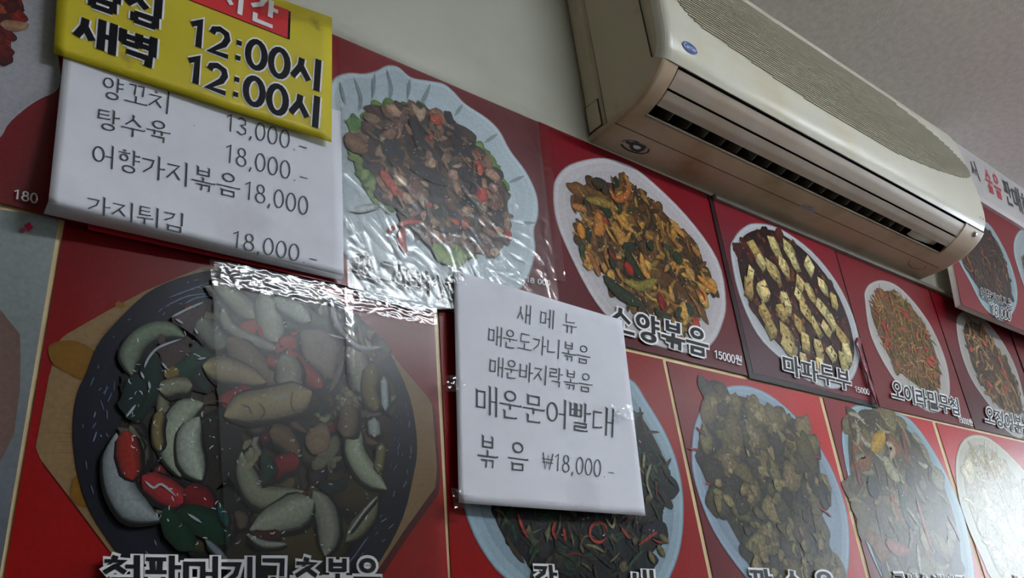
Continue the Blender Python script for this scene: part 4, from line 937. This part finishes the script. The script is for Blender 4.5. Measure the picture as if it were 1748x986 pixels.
V = onac([(cx_+.003+.008*math.cos(t), .001-.004*math.sin(t)) for t in np.linspace(0, 6.28, 12)[:-1]], cs_, .0008)
link('emblem_white', V, [tuple(range(11))], M_white, eb, local=True)
V = onac([(a_, b_) for a_, b_ in ((.515, -.008), (.56, -.008), (.56, .006), (.515, .006))], .062, .0008)
st = link('faded_sticker', V, [(0, 1, 2, 3)], surf('faded_lilac', alb(168, 150, 164), .5, .1, 200), ac, local=True)
V, F = flatart('e', [([(.52+i*.006, -.004), (.523+i*.006, .001)], .0016) for i in range(6)]+[([(.53, .004), (.545, .004)], .0016)], None)
link('sticker_print', onac(V, .062, .0012), F, surf('faded_print', alb(104, 92, 110), .5), st, local=True)
V, F = flatart('e', [([(.985, -.004), (1.0, .008), (1.03, .014), (1.06, .010), (1.066, .002), (1.055, -.010)], .0016)], None)
link('hatch_line', onac([(x, -y) for x, y in V], .040, .0004), F, M_seam, ac, local=True)
n = 20; V = onac([(1.0865+.009*math.cos(2*math.pi*k/n), .0075*math.sin(2*math.pi*k/n)) for k in range(n)], .170, .0008)+onac([(1.0865+.006*math.cos(2*math.pi*k/n), .005*math.sin(2*math.pi*k/n)) for k in range(n)], .170, .003)
link('round_button', V, [(k, (k+1) % n, n+(k+1) % n, n+k) for k in range(n)]+[tuple(range(n, 2*n))], M_chrome, ac, local=True, smooth=True)
for x in (1.085, 1.10): link('indicator_dot', onac([(x, 0), (x+.003, 0), (x+.003, .004), (x, .004)], .208, .0024), [(0, 1, 2, 3)], M_seam, ac, local=True)
link('end_seam', [(x, *ps(s, .0005)) for x in (OX1+.006, AL) for s in (.1815, .1832)], [(0, 1, 3, 2)], M_seam, ac, local=True)
# trunking rail along the wall under the unit
o = box('wall_trunking', 1.12, 2.42, -.014, -.0004, CZ+.7425, CZ+.7530, M_rail, bevel=.003)
tag(o, 'grey trunking strip on the wall right under the air conditioner', 'trunking'); o.rotation_euler = (0, -.0075, 0)

# ------------------------------------------------------------------ right hand board and sign, standing off the wall
BO = .055
bq = [(1598, 306), (1868, 452), (1960, 652), (1642, 520)]
bd2 = thing('menu_board', 'red menu board with white edge jutting out right of the air conditioner', 'board', tuple(P(1642, 520, BO)*np.array([1, 0, 1])))
sheet('board_face', bd2, bq, BO, M_print, grad(alb(104, 18, 26)[:3], alb(122, 26, 32)[:3], lambda u, v: u*1.3), thick=.0006)
qf = [P(x, y, BO-.0007) for x, y in bq]
V = qf+[p+np.array([0, .016, 0]) for p in qf]
link('board_core', V, [(0, 3, 2, 1), (4, 5, 6, 7)]+[(i, (i+1) % 4, 4+(i+1) % 4, 4+i) for i in range(4)], M_foam, bd2)
c0 = P(1700, 500, BO)
box('batten', c0[0]-.02, c0[0]+.5, -(BO-.0172), -.0006, c0[2]+.05, c0[2]+.09, M_rail, bd2)
plate(bd2, [(1618, 405), (1636, 384), (1660, 372), (1686, 381), (1704, 406), (1722, 442), (1735, 485), (1735, 518), (1722, 541), (1704, 545), (1677, 520), (1656, 480), (1634, 440)], BO+.0004, (158, 180, 188), .74, depth=.12)
dish(bd2, [(1640, 432), (1650, 400), (1672, 388), (1690, 396), (1710, 430), (1725, 482), (1725, 506), (1706, 514), (1690, 508), (1671, 491), (1652, 462)], BO+.0012, 61,
     [('b', 80, .012, 1.3, [cA(54, 40, 36), cA(44, 34, 34), cA(84, 46, 34), cA(70, 44, 34)]), ('s', 110, .035, .006, [cA(132, 70, 44), cA(96, 50, 36), cA(150, 104, 64), cA(60, 44, 38), cA(74, 84, 48), cA(44, 36, 38)])], cA(58, 42, 36), sparks=40)
text(bd2, '어향가지볶음', [(1673, 488), (1727, 512), (1729, 532), (1674, 508)], BO+.0042, outline=.05, bold=(.14, .10, .3))
text(bd2, '18,000', [(1692, 518), (1726, 529), (1726, 547), (1692, 536)], BO+.0046, outline=.08, bold=(.13, .11, .3), digh=.9)
plate(bd2, [(1731, 430), (1734, 404), (1748, 391), (1780, 396), (1812, 430), (1836, 490), (1842, 540), (1820, 565), (1790, 560), (1762, 520), (1742, 470)], BO+.0004, (172, 186, 192), .8, depth=.14)
dish(bd2, [(1746, 450), (1756, 416), (1780, 412), (1806, 450), (1822, 510), (1815, 545), (1790, 530), (1762, 490)], BO+.0012, 62, [('b', 60, .014, 1.3, [cA(120, 70, 44), cA(90, 60, 40)])], cA(90, 60, 40), sparks=10)
# sign box above it, touching the ceiling
sg = thing('wall_sign', 'white sign band with red and dark hangul under the ceiling', 'sign', tuple(P(1690, 352, BO)*np.array([1, 0, 1])))
zb = P(1688, 350, BO)[2]; xs0 = P(1600, 222, BO)[0]
box('sign_box', xs0, xs0+2.2, -BO, 0, zb, CEIL-.001, M_sign, sg)
box('sign_ledge', xs0, xs0+2.2, -BO-.010, 0, zb-.022, zb, M_foam, sg)
MR = surf('sign_red', alb(176, 58, 66), .45, .04, 60); MD = surf('sign_dark', alb(52, 52, 58), .45, .04, 60)
def sgl(ch, tl, tr, br, bl, mat): text(sg, ch, [tl, tr, br, bl], BO+.001, mat=mat, bold=(.15, .105, .2))
sgl('서', (1652, 268), (1664, 276), (1675, 310), (1663, 302), MD)
sgl('술', (1677, 285), (1690, 293), (1700, 334), (1687, 325), MR)
sgl('을', (1691, 293), (1704, 301), (1714, 343), (1701, 335), MR)
sgl('판', (1709, 303), (1723, 312), (1733, 356), (1719, 347), MD)
sgl('매', (1724, 313), (1738, 322), (1748, 366), (1734, 357), MD)
sgl('하', (1739, 323), (1754, 332), (1764, 376), (1749, 367), MD)

# ------------------------------------------------------------------ paper notices
def curved(name, root, quad, offf, mat, nx=30, ny=24, thick=.00025, smooth=True):
    q = np.array(quad, float); V = []; F = []
    for ly in (0, 1):
        for j in range(ny+1):
            for i in range(nx+1):
                u, v = i/nx, j/ny
                p = q[0]*(1-u)*(1-v)+q[1]*u*(1-v)+q[2]*u*v+q[3]*(1-u)*v
                V.append(P(p[0], p[1], offf(u, v)-ly*thick))
    Wn = nx+1; T = Wn*(ny+1)
    for j in range(ny):
        for i in range(nx):
            a_ = (j*Wn+i, (j+1)*Wn+i, (j+1)*Wn+i+1, j*Wn+i+1); F.append(a_); F.append(tuple(T+k for k in a_[::-1]))
    per = list(range(Wn))+[j*Wn+nx for j in range(1, ny+1)]+[ny*Wn+i for i in range(nx-1, -1, -1)]+[j*Wn for j in range(ny-1, 0, -1)]
    for k in range(len(per)): F.append((per[k], per[(k+1) % len(per)], T+per[(k+1) % len(per)], T+per[k]))
    return link(name, V, F, mat, root, smooth=smooth)
def uv_in(quad):
    q = np.array(quad, float)
    def f(x, y):
        u = v = .5
        for _ in range(12):                                # invert the bilinear map
            p = q[0]*(1-u)*(1-v)+q[1]*u*(1-v)+q[2]*u*v+q[3]*(1-u)*v
            du = (q[1]-q[0])*(1-v)+(q[2]-q[3])*v; dv = (q[3]-q[0])*(1-u)+(q[2]-q[1])*u
            s = np.linalg.solve(np.stack([du, dv], 1), np.array([x, y])-p); u += s[0]; v += s[1]
        return u, v
    return f
# price list (tucked under the yellow card)
wq = [(112, 60), (582, 190), (587, 470), (82.5, 344)]
def woff(u, v):
    return .0125+.020*(v**2)*(1-u)**1.2+.006*v*v+.0012*math.sin(7*u+4*v)*v+.0035*(1-u)**3*(1-v)+.002*max(0, 1-abs(v-.78-.1*(1-u))/.07)*u
n1 = thing('paper_notice', 'white paper price list with folded lower edge under the yellow card', 'notice', tuple(P(82, 344, 0)))
curved('paper', n1, wq, woff, M_paper)
fq = [(82.5, 343.5), (587, 469.5), (583, 479), (74, 364.5)]
curved('folded_edge', n1, fq, lambda u, v: woff(u, 1)*(1-v)+v*(.0105+.002*u)+(.004*(1-u)*math.sin(v*3.1)), M_paper, 24, 6)
fw = uv_in(wq); fo_ = lambda x, y: woff(*fw(x, y))
K1 = (.3448, 0, 0); K2 = (.3448, 0, 300)
def wt(s, tl, tr, br, bl, k, **kw): text(n1, s, [tl, tr, br, bl], 0, 'serif', kpx=k, offf=fo_, mat=M_grey2, **kw)
M_grey2 = surf('laser_print', (.035, .037, .05, 1), .6, .05, 60)
wt('양꼬치', (503, 368), (858, 458), (848, 570), (493, 478), K1)
wt('13,000.-', (1118, 556), (1528, 672), (1522, 765), (1112, 645), K1, digh=.92, digw=.62)
wt('탕수육', (478, 528), (850, 608), (843, 718), (470, 632), K1)
wt('·', (940, 590), (985, 602), (983, 642), (938, 630), K1)
wt('18,000.-', (1115, 706), (1532, 824), (1527, 916), (1108, 800), K1, digh=.92, digw=.62)
wt('어향가지볶음', (455, 698), (1194, 868), (1190, 988), (448, 812), K1)
wt('18,000', (1210, 22), (1535, 108), (1530, 200), (1204, 112), K2, digh=.95, digw=.62)
wt('가지튀김', (428, 88), (928, 190), (922, 292), (424, 178), K2)
wt('18,000.-', (1150, 268), (1580, 362), (1574, 448), (1142, 352), K2, digh=.95, digw=.62)
# yellow card
yq = [(106, -135), (567, 30), (566, 243), (91, 91)]
yoff = lambda u, v: .0185+.0035*(1-u)*(1-v)+.0010*math.sin(9*u)*math.sin(5*v+1)+.003*u*u*v
yc = thing('yellow_card', 'yellow card with black opening hours taped over the price list', 'sign', tuple(P(91, 91, 0)))
curved('card', yc, yq, yoff, M_yellow, 24, 12)
fy = uv_in(yq); foy = lambda x, y: yoff(*fy(x, y))
K3 = (.2746, 90, 0)
def yt(s, tl, tr, br, bl, out=.05, mat=None, omat=None, bold=(.19, .15, 0), **kw):
    kw2 = dict(kpx=K3, offf=foy, bold=bold, digh=.84, digw=.72)
    if out:
        STY['tmp'] = bold; V, F, wd, Zs = layout(s, 'tmp', out, .72, .84)
        q = np.array([(x*K3[0]+K3[1], y*K3[0]) for x, y in (tl, tr, br, bl)]); u = V[:, 0]/wd; v = V[:, 1]
        px = np.outer((1-u)*v, q[0])+np.outer(u*v, q[1])+np.outer(u*(1-v), q[2])+np.outer((1-u)*(1-v), q[3])
        link('lettering_outline', [P(a_, b_, foy(a_, b_)+.0005-z_) for (a_, b_), z_ in zip(px, Zs)], F, omat or M_white, yc)
    kw2.update(dict(lift=.0010)); kw2.update(kw)
    text(yc, s, [tl, tr, br, bl], 0, mat=mat, **kw2)
yt('새벽', (146, 62), (670, 240), (655, 444), (130, 258))
yt('12:00시', (836, 318), (1682, 604), (1668, 806), (820, 500))
yt('점심', (186, -178), (712, 0), (697, 204), (172, 18))
yt('12:00시', (854, 92), (1690, 376), (1676, 578), (838, 274))
rq = [(300, -358), (1466, 62), (1460, 236), (290, -222)]
def yquad(name, q, mat, d):
    pts_ = [(x*K3[0]+K3[1], y*K3[0]) for x, y in q]; g = []; nx = 24; ny = 12
    for j in range(ny+1):
        for i in range(nx+1):
            u, v = i/nx, j/ny; p = np.array(pts_[0])*(1-u)*(1-v)+np.array(pts_[1])*u*(1-v)+np.array(pts_[2])*u*v+np.array(pts_[3])*(1-u)*v
            g.append(P(p[0], p[1], foy(*p)+d))
    link(name, g, [(j*(nx+1)+i, (j+1)*(nx+1)+i, (j+1)*(nx+1)+i+1, j*(nx+1)+i+1) for j in range(ny) for i in range(nx)], mat, yc)
yquad('heading_shadow', [(x+14, y+10) for x, y in rq], M_black, .0004); yquad('heading_box', rq, M_red, .0007)
yt('시간', (1012, -150), (1420, 22), (1404, 196), (996, 20), out=0, mat=M_white, bold=(.15, .13, 0), lift=.0016)
# new menu paper
nq = [(774, 460), (1062, 546), (1102, 880), (783, 858)]
def noff(u, v): return .0125+.004*v*v+.0035*(v**3)*math.sin(3*u)+.0010*math.sin(6*v+2*u)+.003*(1-u)*(1-v)**2
n2 = thing('paper_notice', 'white paper notice with five lines of new dishes taped between posters', 'notice', tuple(P(783, 858, 0)))
curved('paper', n2, nq, noff, M_paper)
fn = uv_in(nq); fon = lambda x, y: noff(*fn(x, y))
K4 = (.5336, 740, 460)
def nt_(s, tl, tr, br, bl, **kw): text(n2, s, [tl, tr, br, bl], 0, kw.pop('st', 'serif'), kpx=K4, offf=fon, mat=M_grey2, **kw)
ADV[' '] = .58
nt_('새 메 뉴', (270, 107), (461, 146), (458, 206), (266, 168))
ADV[' '] = .4
nt_('매운도가니볶음', (176, 176), (505, 246), (501, 306), (173, 238))
nt_('매운바지락볶음', (180, 275), (512, 334), (508, 396), (177, 338))
nt_('매운문어빨대', (134, 364), (583, 446), (579, 538), (134, 460))
nt_('볶 음', (140, 524), (305, 556), (304, 648), (138, 632))
nt_('₩18,000.-', (350, 584), (582, 616), (580, 670), (347, 638), digh=.98, digw=.58)

# ------------------------------------------------------------------ clear tape and plastic film (real crinkled sheets)
def tape(label, quad, off, nx=40, ny=14, amp=.0006, fr=(900, 700), seed=0, mat=None, name='clear_tape', group='strips of clear tape', cat='tape', offf=None, root=None):
    q = [P(x, y, off) for x, y in quad]; r = np.random.RandomState(seed)
    g = r.rand(nx+1, ny+1); g = g+.6*np.roll(g, 1, 0)+.6*np.roll(g, 1, 1); g -= g.mean()
    V = []; F = []
    for j in range(ny+1):
        for i in range(nx+1):
            u, v = i/nx, j/ny; p = q[0]*(1-u)*(1-v)+q[1]*u*(1-v)+q[2]*u*v+q[3]*(1-u)*v
            p = p.copy(); p[1] -= g[i, j]*amp + (offf(u, v) if offf else 0); V.append(p)
    W_ = nx+1
    for j in range(ny):
        for i in range(nx): F.append((j*W_+i, (j+1)*W_+i, (j+1)*W_+i+1, j*W_+i+1))
    o = link(name, V, F, mat or M_tape, root, smooth=True)
    if root is None: tag(o, label, cat, group)
    return o
BT = OFF+.0085
tape('wide clear tape along the top of the large stew poster', [(358, 440), (745, 522), (747, 556), (362, 486)], BT, 110, 18, .00030, seed=1)
tape('clear tape strip down the upper right of the stew poster', [(588, 492), (603, 495), (606, 640), (593, 634)], BT+.002, 8, 40, .0003, seed=2)
tape('clear tape along the top edge of the laminated poster', [(520, 10), (985, 222), (992, 242), (560, 58)], .0125, 90, 8, .0006, seed=3)
tape('upright clear tape joining laminated poster and pepper stir-fry poster', [(906, 205), (936, 218), (966, 480), (940, 476)], .0125, 10, 60, .0006, seed=4)
tape('small tape piece on top left corner of new dishes paper', [(764, 450), (800, 460), (796, 486), (766, 482)], .0195, 12, 10, .0012, seed=5)
tape('small tape piece on left edge of new dishes paper', [(760, 640), (794, 640), (796, 668), (762, 668)], .0175, 12, 10, .0012, seed=6)
tape('small tape piece on bottom left corner of new dishes paper', [(770, 832), (808, 838), (806, 866), (776, 868)], .0215, 12, 10, .0012, seed=7)
tape('small tape piece on right edge of new dishes paper', [(1044, 690), (1080, 690), (1086, 716), (1048, 718)], .0205, 12, 10, .0010, seed=8)
tape('clear tape across the top of the yellow card', [(440, -10), (600, 26), (604, 52), (446, 22)], .0245, 30, 8, .0010, seed=9)
tape('', [(362, 486), (747, 556), (768, 1050), (392, 1040)], OFF+.0078, 20, 12, .00005, seed=12, mat=M_haze, name='clear_film', root=big)
# wrinkled laminate over the mushroom poster
LQ = [(578, 64), (918, 210), (957, 566), (594, 490)]
nx, ny = 150, 120; rr = np.random.RandomState(5); H = np.zeros((ny+1, nx+1))
uu, vv_ = np.meshgrid(np.linspace(0, 1, nx+1), np.linspace(0, 1, ny+1))
for _ in range(260):                                       # ridges running across the sheet
    cu_, cv_ = rr.rand(), rr.rand()**.8; an = rr.normal(-.55, .5); ln = rr.uniform(.02, .10); wd_ = rr.uniform(.0035, .0065)
    du, dv = (uu-cu_), (vv_-cv_)*.75
    a_ = du*math.cos(an)-dv*math.sin(an); b_ = du*math.sin(an)+dv*math.cos(an)+.12*a_*a_/ln*rr.uniform(-1, 1)
    H += rr.uniform(.4, 1)*np.exp(-(a_/ln)**4)*np.exp(-(b_/wd_)**2)
H *= .00055
q = [P(x, y, U1O+.0058) for x, y in LQ]; V = []; F = []
for j in range(ny+1):
    for i in range(nx+1):
        u, v = i/nx, j/ny; p = q[0]*(1-u)*(1-v)+q[1]*u*(1-v)+q[2]*u*v+q[3]*(1-u)*v
        p = p.copy(); p[1] -= H[j, i]; V.append(p)
for j in range(ny):
    for i in range(nx): F.append((j*(nx+1)+i, (j+1)*(nx+1)+i, (j+1)*(nx+1)+i+1, j*(nx+1)+i+1))
link('laminate_film', V, F, M_lamfilm, u1, smooth=True)
# peeling film beside the tofu poster
V = []; F = []; path = crom([(1465, 576), (1468, 600), (1478, 630), (1486, 655), (1497, 690)], 5, False)
rp = random.Random(2)
for i, (x, y) in enumerate(path):
    w_ = 3.2+1.6*math.sin(i*.9)+rp.uniform(-.6, .6)
    for k, hh in ((-1, .0005), (-.3, .002+.002*rp.random()), (.3, .0015+.002*rp.random()), (1, .0005)): V.append(P(x+w_*k, y, U3O+.0045+hh))
for i in range(len(path)-1):
    for k in range(3): F.append((i*4+k, (i+1)*4+k, (i+1)*4+k+1, i*4+k+1))
link('peeling_film', V, F, surf('peeling_red_film', alb(104, 24, 44), .22, .05, 60), u3, smooth=True)
